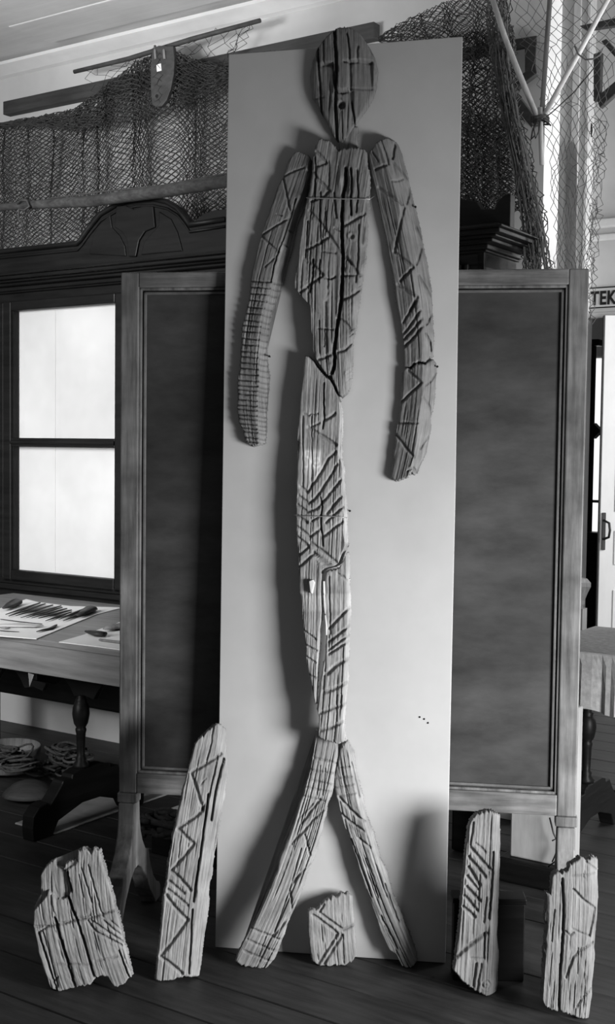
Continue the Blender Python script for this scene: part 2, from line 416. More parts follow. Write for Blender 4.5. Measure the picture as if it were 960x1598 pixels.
# sign over the doorway
zs0, zs1 = float(RW.u1(945, 482)[2]), float(RW.u1(945, 447)[2])
sg = thing('door_sign', fr(AB(d0, BR - .012, zs0), U), 'pale name sign with black capitals above the doorway', 'sign')
hs = zs1 - zs0; sw = d1 - d0 + .5
box('panel', M_WALL, (-.3, sw, 0, .012, 0, hs), sg)
for zz in (hs * .06, hs * .95): box('border_line', M_INK, (-.3, sw, -.002, .001, zz - .004, zz + .004), sg)
fc = bpy.data.curves.new('lettering', 'FONT'); fc.body = 'TEKA'; fc.size = hs * .84; fc.extrude = .0015; fc.offset = .0035; fc.space_character = 1.12
fc.materials.append(M_INK)
fo = bpy.data.objects.new('lettering_curve', fc); COL.objects.link(fo); bpy.context.view_layer.update()
fm = bpy.data.meshes.new_from_object(fo.evaluated_get(bpy.context.evaluated_depsgraph_get())); bpy.data.objects.remove(fo)
fo = bpy.data.objects.new('lettering', fm); COL.objects.link(fo); fo.parent = sg
fo.matrix_local = Matrix.Translation((apx(RW, 923.5, 465) - d0, -.003, hs * .2)) @ Matrix.Rotation(math.pi / 2, 4, 'X') @ Matrix.Diagonal((.74, 1, 1, 1))

# room beyond: bright wall and a lit window seen through the doorway
BB2 = BR + 2.6
wfar = box('wall_far', M_WHITE, (rA - 2, rA + 4, BB2, BB2 + .1, 0, ZC)); wfar.matrix_world = RM; tag(wfar, kind='structure')
FW = Pl(AB(0, BB2 - .02), -WV)
wx0, wx1 = apx(FW, 900, 700), apx(FW, 985, 700); wz0, wz1 = float(FW.u1(930, 850)[2]), float(FW.u1(930, 560)[2])
wn = box('window_1', M_WHITE, (wx0 - .06, wx1 + .06, BB2 - .05, BB2 - .005, wz0 - .06, wz1 + .06)); wn.matrix_world = RM; tag(wn, kind='structure')
box('window_pane', emis('daylit_pane', 1, 1.05), (wx0, wx1, BB2 - .055, BB2 - .05, wz0, wz1), wn)
zm = float(FW.u1(930, 782)[2])
box('window_bar', M_GREYW, (wx0, wx1, BB2 - .075, BB2 - .055, zm - .012, zm + .012), wn)

# open white door
DP = Pl(CAM + rays(940, 700)[0] * 7.75, (-.10, -1, 0))
dl_, dt_ = DP.u1(944.5, 700), DP.u1(944.5, 492)
e_ = np.cross(Z, DP.n); e_ = e_ if e_[0] > 0 else -e_
dpos = DP.u1(939.5, 700); dpos[2] = 0
dz = float(DP.u1(944, 492)[2])
dr_ = MB().box(0, .85, 0, .045, .01, dz).build('door_1', M_WHITE, recentre=False, bevel=.003); dr_.matrix_world = fr(dpos, e_); tag(dr_, kind='structure')
for z0, z1 in ((.12, .62), (.78, 1.0), (1.12, dz - .12)):
    MB().box(.09, .76, -.008, .0, z0, z1).build('door_panel', M_WHITE, dr_, bevel=.006)
MB().box(-.008, 0, -.002, .047, .01, dz).build('door_edge_shade', M_BEAM, dr_)  # dark strip painting the shade on the door's unlit side
zh0, zh1 = float(DP.u1(945, 858)[2]), float(DP.u1(945, 800)[2])
MB().box(.012, .035, -.012, -.0, zh0, zh1).build('handle_plate', M_BLACK, dr_, bevel=.002)
zc = (zh0 + zh1) / 2 + .01
MB().tube([(.022, -.02, zc + .06), (.05, -.05, zc + .045), (.055, -.06, zc), (.05, -.05, zc - .045), (.022, -.02, zc - .06)], .008, 8).build('door_handle', M_BLACK, dr_, smooth=True)

# dark bookcase standing in the doorway
kp = CAM + rays(917, 700)[0] * 9.4; kp[2] = 0
bk = thing('bookcase', fr(kp, U), 'tall dark bookcase glimpsed through the doorway left of the white door', 'bookcase')
xr = .05
box('side_panel', M_DARK, (-.35, xr - .02, 0, .06, 0, 2.31), bk)
box('cornice', M_DARKH, (-.38, xr + .03, -.03, .08, 2.31, 2.36), bk, bevel=.008)
MB().prism([(xr, 1.60), (xr + .03, 1.63), (xr + .06, 1.66), (xr + .03, 1.69), (xr, 1.72)], -.02, .05).build('finial', M_DARK, bk)
box('lower_cupboard', M_DARK, (-.35, xr + .06, -.05, .1, 0, .88), bk, bevel=.01)
# pale pedestal by the doorway
kp = CAM + rays(912, 700)[0] * 6.0; kp[2] = 0
pd = thing('pedestal', fr(kp, U), 'small pale pedestal with moulded cap behind the cloth-covered table', 'pedestal')
MB().box(-.05, .012, 0, .06, 0, .72).build('shaft', M_GREYW, pd)
MB().lathe([(.02, .72), (.03, .74), (.03, .76), (.045, .80), (.06, .83), (.06, .85), (.04, .87)], 4, (-.02, .03, 0)).build('cap', M_GREYW, pd)

# ------------------------------------------------------------------ long beam, fishing nets, poles on the wall
ba0, ba1 = apx(WALL, 16, 170), apx(WALL, 593, 45)
bz0 = float(WALL.u1(180, 149)[2]); bz1 = float(WALL.u1(180, 127)[2])
bt = box('wall_beam', M_BEAM, (ba0, ba1, BW - .05, BW, bz0, bz1), bevel=.003); bt.matrix_world = RM; tag(bt, kind='structure')

def wchild(mb, name, m, parent, **kw):
    bpy.context.view_layer.update(); o = mb.build(name, m, parent, **kw); o.matrix_parent_inverse = parent.matrix_world.inverted(); return o
def chain(poly, n):
    P = np.array(poly, float); d = np.r_[0, np.cumsum(np.hypot(*np.diff(P, axis=0).T))]; t = np.linspace(0, d[-1], n)
    return np.stack([np.interp(t, d, P[:, 0]), np.interp(t, d, P[:, 1])], 1)
def net(mb, pl, A, B, nu, nv, off, rad, seed, fold=0.0, folds=6, jit=.25, bulge=.03, skip=0.0, stretch=0):
    """diamond mesh hung between two edge lines A and B (nu knots along, nv across)"""
    rng = np.random.default_rng(seed)
    s = np.linspace(0, 1, nu + 1); ph = rng.random() * 6
    sw = s + fold * np.sin(2 * math.pi * folds * s + ph) / (2 * math.pi * folds) + fold * .6 * np.sin(2 * math.pi * folds * 2.3 * s + 2 * ph) / (2 * math.pi * folds * 2.3)
    sw = (sw - sw[0]) / (sw[-1] - sw[0])
    def at(poly):
        c = chain(poly, 400); return np.stack([np.interp(sw, np.linspace(0, 1, 400), c[:, 0]), np.interp(sw, np.linspace(0, 1, 400), c[:, 1])], 1)
    a, b = at(A), at(B); t = np.linspace(0, 1, nv + 1)
    G = a[None] * (1 - t[:, None, None]) + b[None] * t[:, None, None]
    cell = np.mean([np.linalg.norm(b - a, axis=1).mean() / nv, np.linalg.norm(np.diff(a, axis=0), axis=1).mean()])
    G = G + rng.normal(0, 1, G.shape) * cell * jit
    G[..., 0] += 1.5 * np.sin(t[:, None] * 9 + s[None] * 23) * cell * .25
    o = off + bulge * (.5 + .5 * np.sin(2 * math.pi * folds * s[None] + ph + 2 * t[:, None])) + rng.random(G.shape[:2]) * .006
    X, Y = G[..., 0].ravel(), G[..., 1].ravel()
    d = rays(X, Y); n = pl.n; p = pl.p
    tt = ((p + 0 * n - CAM) @ n + o.ravel()) / (d @ n); P = CAM + d * tt[:, None]
    P = P.reshape(nv + 1, nu + 1, 3)
    seg = []
    for j in range(nv):
        for i in range(nu + 1):
            if (i + j) % 2: continue
            for di in (-1, 1):
                if 0 <= i + di <= nu and rng.random() >= skip: seg.append((P[j, i], P[j + 1, i + di]))
    seg = np.array(seg); p0, p1 = seg[:, 0], seg[:, 1]; ax = p1 - p0; ax /= (np.linalg.norm(ax, axis=1)[:, None] + 1e-9)
    e1 = np.cross(ax, n); e1 /= (np.linalg.norm(e1, axis=1)[:, None] + 1e-9); e2 = np.cross(ax, e1)
    vs = []
    for q in (p0, p1):
        for k in range(3):
            an = 2 * math.pi * k / 3; vs.append(q + (e1 * math.cos(an) + e2 * math.sin(an)) * rad)
    V = np.stack(vs, 1).reshape(-1, 3); base = np.arange(len(seg)) * 6 + len(mb.v)
    mb.v += [tuple(q) for q in V.tolist()]
    for k in range(3):
        mb.f += np.stack([base + k, base + (k + 1) % 3, base + 3 + (k + 1) % 3, base + 3 + k], 1).tolist()
    return P
top = [(-25, 196), (60, 182), (115, 170), (170, 130), (215, 95), (240, 84), (272, 80), (300, 92), (345, 104), (430, 78)]
bot = [(-25, 396), (60, 388), (130, 380), (300, 345), (430, 322)]
mb = MB(); net(mb, WALL, top, bot, 132, 62, .06, .0023, 3, .75, 6, .22, .05); net(mb, WALL, top, bot, 126, 58, .10, .0021, 4, .6, 5, .25, .03)
FN = mb.build('fishing_net', M_NET, label='large fine-meshed fishing net draped over the wall behind the dark cabinet', cat='net')
mb = MB(); net(mb, WALL, top, [(-25, 200), (50, 196), (112, 205), (190, 190), (260, 178), (355, 128), (430, 110)], 110, 20, .13, .0021, 5, .6, 9, .3, .04)
net(mb, WALL, top, [(-25, 200), (50, 196), (112, 205), (190, 190), (260, 178), (355, 128), (430, 110)], 104, 22, .15, .0019, 15, .6, 7, .3, .03)
net(mb, WALL, [(215, 95), (240, 84), (272, 80), (320, 98), (430, 78)], [(225, 180), (270, 174), (355, 125), (430, 108)], 40, 16, .17, .0013, 6, .5, 5, .3, .03)
net(mb, WALL, [(300, 150), (345, 105), (362, 103)], [(300, 335), (335, 330), (364, 330)], 12, 44, .16, .0013, 16, .5, 3, .3, .03)
wchild(mb, 'net_fold', M_NET, FN, label='doubled dark upper fold of the net')
mb = MB(); net(mb, WALL, [(128, 112), (200, 92), (270, 72), (330, 55), (392, 37)], [(142, 150), (185, 120), (250, 92), (320, 98), (360, 105)], 22, 5, .11, .0012, 8, .2, 3, .35, .02, .1)
net(mb, WALL, [(378, 42), (396, 37)], [(352, 88), (362, 92)], 5, 7, .115, .0012, 9, 0, 2, .4, .02, .1)
wchild(mb, 'net_edge', M_NET, FN, label='loose open meshes strung from the thin pole')
WP = WALL.off(.15)
o = MB().tube([WP.u1(116, 112), WP.u1(200, 92), WP.u1(300, 61), WP.u1(406, 32)], [.010, .0115, .012, .010], 10).build('net_pole', M_BEAM, smooth=True, label='thin dark straight pole carrying the net high on the wall', cat='pole')
WP = WALL.off(.20)
pf = [(238, 76), (247, 71), (270, 72), (272, 92), (271, 115), (266, 140), (260, 156), (252, 166), (243, 167), (237, 162), (235, 140), (235, 105)]
fp = thing('net_board', fr(WP.u1(250, 167), U), 'dark paddle-shaped wooden board with white tag hanging from the thin pole', 'board')
wchild(MB().slabpoly([WP.u1(x, y) for x, y in pf], WV * .022), 'blade', M_BEAM, fp, bevel=.003)
wchild(MB().slabpoly([WP.off(.002).u1(x, y) for x, y in ((244, 101), (251, 99), (252, 110), (245, 112))], WV * .002), 'paper_tag', M_PAPER, fp, label='small white paper tag')
wchild(MB().tube([WP.off(.004).u1(245, 150), WP.off(-.001).u1(245, 150)], .008, 12), 'hole', M_INK, fp)
for xx in (242, 256): wchild(MB().tube([WP.off(.004).u1(xx + 1, 92), WP.off(.006).u1(xx, 80), WP.off(-.03).u1(xx, 72)], .006, 8), 'strap', M_GREYW, fp, smooth=True)

# rough horizontal pole resting above the cabinet, with its cord
PP = CABF.off(.095)
pts = [(-20, 326), (30, 321), (90, 317), (140, 314), (200, 306), (260, 298), (320, 288), (380, 279)]
MB().tube([PP.u1(x, y) for x, y in pts], [.016, .018, .022, .026, .026, .027, .027, .024], 12).build('rough_pole', mat('bark_pole', .02, .065, (6, 30, 30), 2, .8, .2, .3, .35, 8), smooth=True,
    label='rough thick barked pole lying across the net above the cabinet', cat='pole')
MB().tube([PP.u1(x, y) for x, y in ((75, 310), (150, 300), (250, 290), (370, 268))], .004, 6).build('taut_cord', M_NET, smooth=True, label='thin taut cord running just above the rough pole', cat='cord')
MB().tube([PP.off(.03).u1(x, y) for x, y in ((27, 318), (33, 312), (42, 313), (46, 322), (38, 328), (30, 326), (29, 340), (34, 345), (36, 352), (34, 355))], .0055, 6).build('tied_cord', M_BEAM, smooth=True,
    label='short knotted dark cord end dangling from the rough pole', cat='cord')

# nets and pole bundle on the right
mb = MB()
net(mb, WALL, [(588, 58), (640, 28), (700, 2), (790, -14)], [(596, 70), (660, 70), (735, 70), (800, 70)], 40, 13, .10, .0014, 21, .5, 5, .25, .04)
net(mb, WALL, [(588, 58), (640, 28), (700, 2), (790, -14)], [(596, 70), (660, 70), (735, 70), (800, 70)], 44, 15, .16, .0013, 22, .5, 4, .3, .03)
net(mb, WALL, [(706, 55), (805, 40)], [(706, 318), (745, 330), (775, 326), (822, 330)], 20, 52, .10, .0022, 23, .5, 3, .25, .05)
net(mb, WALL, [(706, 70), (800, 60)], [(706, 330), (800, 330)], 22, 54, .16, .0022, 24, .6, 3, .3, .05)
net(mb, WALL, [(706, 150), (790, 200)], [(706, 335), (812, 330)], 24, 40, .19, .0022, 25, .6, 3, .3, .04)
net(mb, WALL, [(706, 55), (805, 40)], [(706, 318), (745, 330), (775, 326), (812, 330)], 24, 62, .13, .0020, 26, .5, 4, .3, .05)
net(mb, WALL, [(706, 200), (796, 180)], [(706, 330), (812, 330)], 26, 36, .22, .0020, 27, .5, 4, .3, .04)
net(mb, WALL, [(588, 58), (640, 28), (700, 2), (790, -14)], [(596, 70), (660, 70), (735, 70), (800, 70)], 48, 16, .13, .0018, 28, .5, 5, .3, .03)
DN = mb.build('dark_net', M_NET, label='dense dark fishing net gathered into a bundle right of the pale board', cat='net')
mb = MB(); net(mb, WALL, [(755, -6), (768, 60), (782, 150), (800, 250), (812, 330), (816, 425)], [(800, -6), (798, 60), (806, 150), (828, 230), (850, 320), (866, 425)], 62, 12, .24, .0021, 31, .3, 6, .3, .04)
net(mb, WALL, [(752, -6), (766, 80), (784, 180), (804, 270), (814, 340), (818, 425)], [(792, -6), (794, 90), (808, 190), (822, 270), (838, 340), (848, 425)], 70, 12, .28, .0021, 32, .3, 6, .35, .04)
rr = random.Random(9)
for k in range(34):
    f = rr.random(); x0 = 762 + 30 * f + rr.uniform(-4, 4)
    pth = [(x0, rr.uniform(-6, 90)), (772 + 26 * f, 120), (788 + 26 * f, 200), (806 + 28 * f, 290), (816 + 34 * f, 360), (820 + 40 * f + rr.uniform(-6, 6), 425)]
    pq = chain(pth, 14); q = WALL.off(.27 + rr.random() * .06)
    mb.tube([q.u1(x + rr.uniform(-2, 2), y) for x, y in pq], .0022, 3, False)
wchild(mb, 'net_bundle', mat('brown_twine', .05, .13, (30, 30, 30), 2, .9, .1, 0, .2), DN, label='thick gathered rope-like bundle of the net')
mb = MB(); net(mb, WALL, [(792, -8), (812, 60), (838, 140), (852, 220), (862, 320), (868, 425)], [(968, -8), (962, 80), (950, 170), (938, 250), (930, 330), (924, 425)], 44, 18, .30, .0012, 41, .25, 4, .18, .05)
net(mb, WALL, [(925, 180), (926, 260), (920, 340), (914, 430), (920, 500)], [(950, 190), (945, 260), (938, 340), (930, 430), (926, 505)], 48, 5, .31, .0012, 42, .2, 4, .4, .02, .06)
mb.build('coarse_net', M_NETL, label='coarse open-meshed pale net draped over the white column', cat='net')

PF = WALL.off(.36)
def polepx(name, m, pts, r, label, off=0):
    return MB().tube([PF.off(off).u1(x, y) for x, y in pts], r, 10).build(name, m, smooth=True, label=label, cat='pole')
polepx('slanting_pole', M_POLE, [(766, -10), (787, 55), (806, 105), (840, 186)], [.0105, .0105, .0115, .010], 'grey slanting pole leaning left from the tied joint in front of the column', .0)
polepx('upright_pole', M_GREYW, [(859, -10), (852, 90), (845, 190)], [.009, .009, .0085], 'near-vertical thin grey pole between the two slanting poles', .028)
polepx('pale_pole', M_POLEL, [(956, -14), (905, 80), (846, 186)], [.0085, .0095, .0095], 'pale slanting pole leaning right from the tied joint', .03)
polepx('short_pole', M_POLE, [(843, 168), (844, 200), (846, 257)], [.0085, .009, .0085], 'short stub of pole hanging below the tied joint', .055)
mb = MB()
for yy, rx in ((184, 10), (188, 11), (192, 10)):
    q = PF.off(.045); c = q.u1(843, yy); mb.tube([c + U * .03 * math.cos(a) - WV * .036 * math.sin(a) + Z * .003 * math.sin(3 * a) for a in np.linspace(0, 2 * math.pi, 18)], .0035, 6, False)
q = PF.off(.085)
mb.tube([q.u1(x, y) for x, y in ((840, 187), (833, 200), (836, 216), (841, 205), (843, 190))], .0028, 6)
mb.tube([q.u1(x, y) for x, y in ((846, 187), (855, 192), (860, 196))], .0028, 6)
mb.tube([q.u1(x, y) for x, y in ((836, 190), (831, 205), (829, 218), (834, 212))], .0028, 6)
mb.build('cord_lashing', M_ROPE, smooth=True, label='knotted cord lashing binding the three poles together', cat='cord')
q = PF.off(.05)
MB().tube([q.u1(x, y) for x, y in ((897, 72), (903, 85), (914, 93), (926, 92), (936, 86), (942, 76))], .003, 6).build('hoop_cord', M_GREYW, smooth=True, label='thin bent hoop of cord looped round the pale pole', cat='cord')
MB().tube([q.u1(x, y) for x, y in ((936, 95), (920, 115), (895, 145), (862, 175), (848, 186))], .0022, 6).build('stay_cord', M_NET, smooth=True, label='thin stay cord running from the hoop down to the tied joint', cat='cord')

def bracket(name, label, quads, pl, th=.03):
    a = np.array([p for _, qd in quads for p in qd]); o = thing(name, fr(pl.u1(a[:, 0].mean(), a[:, 1].max()), U), label, 'bracket')
    for nm, qd in quads: wchild(MB().slabpoly([pl.u1(x, y) for x, y in qd], WV * th), nm, M_BEAM, o, bevel=.003)
    return o
bracket('wooden_bracket', 'dark wooden truss bracket with cross braces behind the grey slanting pole', [
    ('beam', [(700, 78), (838, 55), (838, 69), (700, 96)]), ('post', [(819, 72), (837, 69), (836, 104), (819, 112)]),
    ('brace', [(836, 100), (838, 114), (800, 143), (791, 132)]), ('brace', [(795, 140), (806, 145), (838, 186), (830, 200), (796, 158)])], WALL.off(.05))
bracket('wooden_bracket', 'grey wooden truss bracket with braces at the right edge beside the pale pole', [
    ('beam', [(904, 40), (985, 22), (985, 36), (914, 46)]), ('post', [(926, 84), (938, 80), (936, 150), (926, 158)]),
    ('brace', [(930, 152), (985, 105), (985, 124), (936, 168)]), ('brace', [(938, 64), (946, 60), (985, 105), (985, 118)])], WALL.off(.16))
CP = KW.off(.035)
MB().slabpoly([CP.u1(x, y) for x, y in ((884, 234), (888, 225), (893, 220), (898, 226), (900, 236), (900, 330), (898, 430), (884, 430), (883, 330))], WV * .012).build('hanging_slat', M_GREYW, bevel=.002,
    label='grey narrow slat with pointed top hanging on the white column', cat='slat')
CP = KW.off(.035)
MB().tube([CP.u1(923, 192), CP.u1(923.5, 203), CP.u1(923, 214)], [.003, .008, .003], 8).build('net_float', M_BLACK, smooth=True, label='small black oval float hooked on the column edge', cat='float')
MB().tube([CP.u1(x, y) for x, y in ((911, 243), (916, 247), (922, 244), (926, 236))], .006, 8).build('bone_hook', M_WHITE, smooth=True, label='small curved white hook on the column', cat='hook')

# ------------------------------------------------------------------ dark display cabinet along the wall
def zpx(x, y, pl=CABF): return float(pl.u1(x, y)[2])
cx0, cx1 = apx(CABF, -45, 690), apx(CABF, 777, 400)
CB = thing('display_cabinet', RM, 'long dark carved display cabinet with arched cornice and white-lined glass door', 'cabinet')
CB.matrix_world = fr(AB((cx0 + cx1) / 2, BC, 0), U); cxm = (cx0 + cx1) / 2
cx1 = apx(CABF.off(.125), 783, 345) - .125; X0, X1 = cx0 - cxm, cx1 - cxm; D = .42
def cxp(x, y): return apx(CABF, x, y) - cxm
zt = zpx(100, 480); zb = zpx(100, 896)
box('plinth', M_DARKH, (X0, X1, 0.0, D, .30, .84), CB, bevel=.01)
for xx in (X0, cxp(330, 1000), X1 - .1): box('foot', M_DARK, (xx, xx + .1, .02, .1, 0, .30), CB, bevel=.01)
MB().box(X0 - .02, X1 + .02, -.035, D, .815, .84).box(X0 - .012, X1 + .012, -.022, D, .84, .865).box(X0, X1, -.008, D, .865, zb - .075).build('base_moulding', M_DARKH, CB, bevel=.004)
px0, px1 = cxp(22, 690), cxp(183.5, 690)
box('side_panel', M_DARK, (X0, X0 + .025, 0, D, zb - .075, zt + .1), CB); box('side_panel', M_DARK, (X1 - .025, X1, 0, D, zb - .075, zt + .1), CB)
box('back_panel', M_DARK, (X0 + .025, X1 - .025, D - .02, D, zb - .075, zt + .1), CB)
box('white_lining', mat('lining_paper', .60, .70, (1.5, 1.5, 1.5), 2, .9, .1, .02, .10, 1.6), (X0 + .03, px1 + .35, .028, .034, zb - .054, zt + .07), CB, label='white paper lining behind the glass')
box('lining_strip', MATS['lining_paper'], (cxp(57, 690), cxp(80, 690), .0255, .028, zb - .05, zt + .06), CB)
box('shelf_board', M_DARKH, (X0 + .026, px1 + .35, .03, .30, zb - .075, zb - .055), CB)
box('partition', M_DARK, (px1 + .35, px1 + .37, .02, D - .02, zb - .075, zt + .1), CB)
# glazed door
box('stile', M_DARK, (px0 - .055, px0, -.022, .02, zb - .06, zt + .045), CB, bevel=.006)
box('stile', M_DARK, (px1, px1 + .06, -.022, .02, zb - .06, zt + .045), CB, bevel=.006)
box('stile', M_DARK, (X0, px0 - .06, -.012, .02, zb - .06, zt + .045), CB, bevel=.006)
box('rail', M_DARKH, (px0, px1, -.022, .02, zt, zt + .045), CB, bevel=.006); box('rail', M_DARKH, (px0, px1, -.022, .02, zb - .06, zb), CB, bevel=.006)
zm0, zm1 = zpx(100, 698), zpx(100, 684)
MB().box(px0, px1, -.02, .02, zm0, zm1).tube([(px0, -.02, (zm0 + zm1) / 2), (px1, -.02, (zm0 + zm1) / 2)], .010, 8).build('glazing_bar', M_DARKH, CB, bevel=.002)
for z0, z1 in ((zb, zm0), (zm1, zt)): box('glass_pane', M_GLASS, (px0, px1, .004, .007, z0, z1), CB)
for za, zz in ((zb, zm0), (zm1, zt)):
    box('bead', M_DARK, (px0, px0 + .008, -.01, .02, za, zz), CB); box('bead', M_DARK, (px1 - .008, px1, -.01, .02, za, zz), CB)
box('front_panel', M_DARK, (px1 + .06, X1, -.0, .02, zb - .06, zt + .045), CB)
for xx in (X1 - .10, X1 - .07): box('pilaster_bead', M_DARK, (xx, xx + .014, -.018, 0, zb - .06, zt + .045), CB, bevel=.004)
# cornice
zc0 = zt + .03
steps = [(0, .075), (.015, .012), (.025, .025), (.06, .018), (.085, .012), (.11, .022), (.125, .012), (.10, .012)]
zz = zc0; mb = MB()
for p, hh in steps: hh *= .72; mb.box(X0 - p, X1 + p, -p, .28, zz, zz + hh); zz += hh
mb.build('cornice', M_DARKH, CB, bevel=.004)
ZCOR = zz
PE = CABF.off(.04)
def pq(x, y): q = PE.u1(x, y); return (float(q @ U) - cxm, float(q[2]))
ol = [(-60, 398), (0, 391), (122, 378), (129, 370), (140, 354), (158, 332), (185, 316), (215, 309), (240, 308), (262, 313), (278, 323), (290, 338), (297, 349), (352, 340)]
ol2 = [(700, 300), (722, 311), (743, 314), (751, 326), (772, 326), (776, 315), (787, 304), (797, 302)]
pa = [pq(*p) for p in ol]; pb_ = [pq(*p) for p in ol2]
zlo = min(ZCOR, min(q[1] for q in pa) - .02)
pedi = pa + pb_ + [(pb_[-1][0], zlo - .01), (pa[0][0], zlo - .01)]
MB().prism(pedi, -.04, .0).build('pediment', M_DARK, CB, bevel=.003)
MB().tube([(a, -.045, b - .006) for a, b in pa], .012, 8).build('pediment_moulding', M_DARK, CB, smooth=True)
MB().tube([(a, -.043, b - .035) for a, b in pa], .006, 6).build('pediment_moulding', M_DARK, CB, smooth=True)
def relief(pts, d=.010): MB().prism([pq(*p) for p in pts], -.04 - d, -.038).build('carved_relief', M_DARK, CB, bevel=.004)
relief([(184, 322), (181, 355), (192, 362), (200, 374), (203, 401), (214, 401), (219, 376), (228, 362), (244, 355), (241, 322), (226, 322), (211, 327), (198, 321)])
relief([(141, 397), (146, 370), (157, 350), (173, 335), (176, 355), (188, 368), (196, 384), (198, 400)], .006)
relief([(221, 398), (226, 378), (238, 364), (249, 352), (249, 330), (268, 342), (278, 362), (283, 380), (286, 392)], .006)
MB().prism([pq(*p) for p in ((298, 352), (300, 343), (314, 332), (330, 327), (352, 325), (380, 330), (395, 345))], -.02, .06).build('back_crest', M_DARK, CB)

# ------------------------------------------------------------------ oak table on the left with specimen cards
TZ = .80
TP = Pl((0, 0, TZ), (0, 0, 1))
tn = TP.u1(185, 1015); bT = float(tn @ WV); aT = float(tn @ U)
tdep = BC - bT - .045
TB = thing('oak_table', fr(AB(aT, bT, 0), U), 'long oak-topped table with turned dark trestle legs before the cabinet', 'table')
box('table_top', M_TABLE, (-1.5, .22, 0, tdep, TZ - .022, TZ), TB, bevel=.003)
box('top_apron', M_TABLE, (-1.5, .22, .006, .035, TZ - .128, TZ - .022), TB, bevel=.002)
box('top_apron', M_TABLE, (.185, .214, .035, tdep - .01, TZ - .128, TZ - .022), TB, bevel=.002)
trp = FLOOR.u1(44, 1312); ta, tb = float(trp @ U) - aT, float(trp @ WV) - bT
def trestle(par, a, b, sgn=1, ln=.62, hp=.52, mat_=M_DARK, top=.672):
    prof = [(0, 0), (-.005, .05), (.0, .095), (.03, .125), (.075, .135), (.08, .115), (.115, .15), (.15, .19), (.155, .20), (.20, .20), (.205, .215), (.24, .225)]
    up = prof + [(ln - s, z) for s, z in prof[::-1]]
    lo = [(ln - .10, 0), (ln - .13, .05), (ln * .5 + .05, .09), (ln * .5 - .05, .09), (.13, .05), (.10, 0)]
    MB().prism([(b + s, z) for s, z in up + lo], a - .03, a + .03, 'x').build('trestle_foot', mat_, par, bevel=.004)
    c = (a, b + ln * .45, 0)
    pr = [(.03, .222), (.032, .235), (.02, .25), (.022, .262), (.016, .27), (.017, .30), (.019, .36), (.022, .372), (.022, .378), (.018, .384), (.028, .40), (.033, .425), (.035, .44), (.033, .462), (.026, .482), (.021, .488), (.024, .494), (.018, .50), (.017, .56), (.02, .60), (.024, .61), (.018, .62), (.018, hp + .12)]
    MB().lathe(pr, 20, c).build('turned_post', mat_, par, smooth=True)
    MB().prism([(b + ln * .45 - .26, top), (b + ln * .45 - .26, top - .06), (b + ln * .45 - .16, top - .09), (b + ln * .45 - .05, top - .04), (b + ln * .45 + .05, top - .04), (b + ln * .45 + .16, top - .09), (b + ln * .45 + .26, top - .06), (b + ln * .45 + .26, top)], a - .025, a + .025, 'x').build('bracket', mat_, par, bevel=.004)
trestle(TB, ta, tb, hp=.55)
trestle(TB, ta - .85, tb, hp=.55)
# carved apron under the top
sc_ = [(-1.45, TZ - .13), (.16, TZ - .13)]
lo = []
for k in range(6):
    x = .16 - k * .27
    lo += [(x, TZ - .24), (x - .05, TZ - .25), (x - .07, TZ - .22), (x - .11, TZ - .18), (x - .16, TZ - .175), (x - .20, TZ - .22), (x - .22, TZ - .25)]
MB().prism(sc_ + lo + [(-1.45, TZ - .24)], .22, .245).build('carved_apron', M_DARK, TB, bevel=.003)

def onT(x, y, dz=0): return Pl((0, 0, TZ + dz), (0, 0, 1)).u1(x, y)
def card(name, pts, label):
    n = 5; mb = MB(); q = [onT(*p) for p in pts]
    mb.slabpoly([p + Z * .0035 for p in q], (0, 0, -.003))
    return mb.build(name, M_PAPER, label=label, cat='card')
card('specimen_card', [(-40, 965), (41, 936), (60, 941), (110, 947), (185, 949), (188, 950), (150, 960), (57, 998), (-45, 990)], 'large white card with bone points laid out on the oak table')
card('specimen_card', [(92, 1003), (130, 992), (190, 971), (230, 973), (225, 1020), (150, 1010)], 'smaller white card with stone tools partly behind the blackboard frame')
def ontable(name, pts, r, m, label, cat, flat=.5, group=None):
    mb = MB(); P = [onT(x, y) for x, y in pts]; rr_ = r if hasattr(r, '__len__') else [r] * len(P)
    P = [p + Z * (.0042 + max(rr_) * flat) for p in P]
    mb.tube(P, rr_, 8)
    v = np.array(mb.v); zc_ = TZ + .0042 + max(rr_) * flat; v[:, 2] = zc_ + (v[:, 2] - zc_) * flat; mb.v = [tuple(q) for q in v]
    return mb.build(name, m, smooth=True, label=label, cat=cat, group=group)
def s(x, y): return (x / 960 * 190, 920 + y / 1011 * 200)
sticks = [((45, 215), (315, 122)), ((70, 228), (355, 130)), ((125, 225), (415, 140)), ((165, 240), (480, 146)), ((210, 240), (488, 158)), ((250, 242), (525, 168)), ((305, 245), (562, 180)), ((360, 265), (560, 195)),
          ((465, 255), (672, 166)), ((500, 265), (690, 190)), ((560, 240), (765, 172))]
pos_words = ['leftmost', 'second from the left', 'third from the left', 'fourth from the left', 'fifth from the left', 'sixth from the left', 'seventh from the left', 'eighth from the left', 'ninth from the left', 'tenth from the left', 'rightmost']
for (a, b), wv_ in zip(sticks, pos_words):
    m_ = ((a[0] + b[0]) / 2, (a[1] + b[1]) / 2)
    ontable('bone_point', [s(*a), s(*m_), s(*b)], [.002, .0075, .004], M_BONE, 'dark slender bone point, %s in the slanted row on the white card' % wv_, 'bone point', .7, 'bone points on the white card')
ontable('stone_blade', [s(30, 180), s(75, 160), s(130, 130), s(175, 130)], [.008, .022, .028, .012], M_BONE, 'broad dark blade lying at the top left of the large card', 'stone tool')
ontable('stone_blade', [s(615, 238), s(660, 215), s(715, 185), s(752, 180)], [.008, .020, .028, .012], M_BONE, 'broad dark blade lying at the right end of the bone point row', 'stone tool')
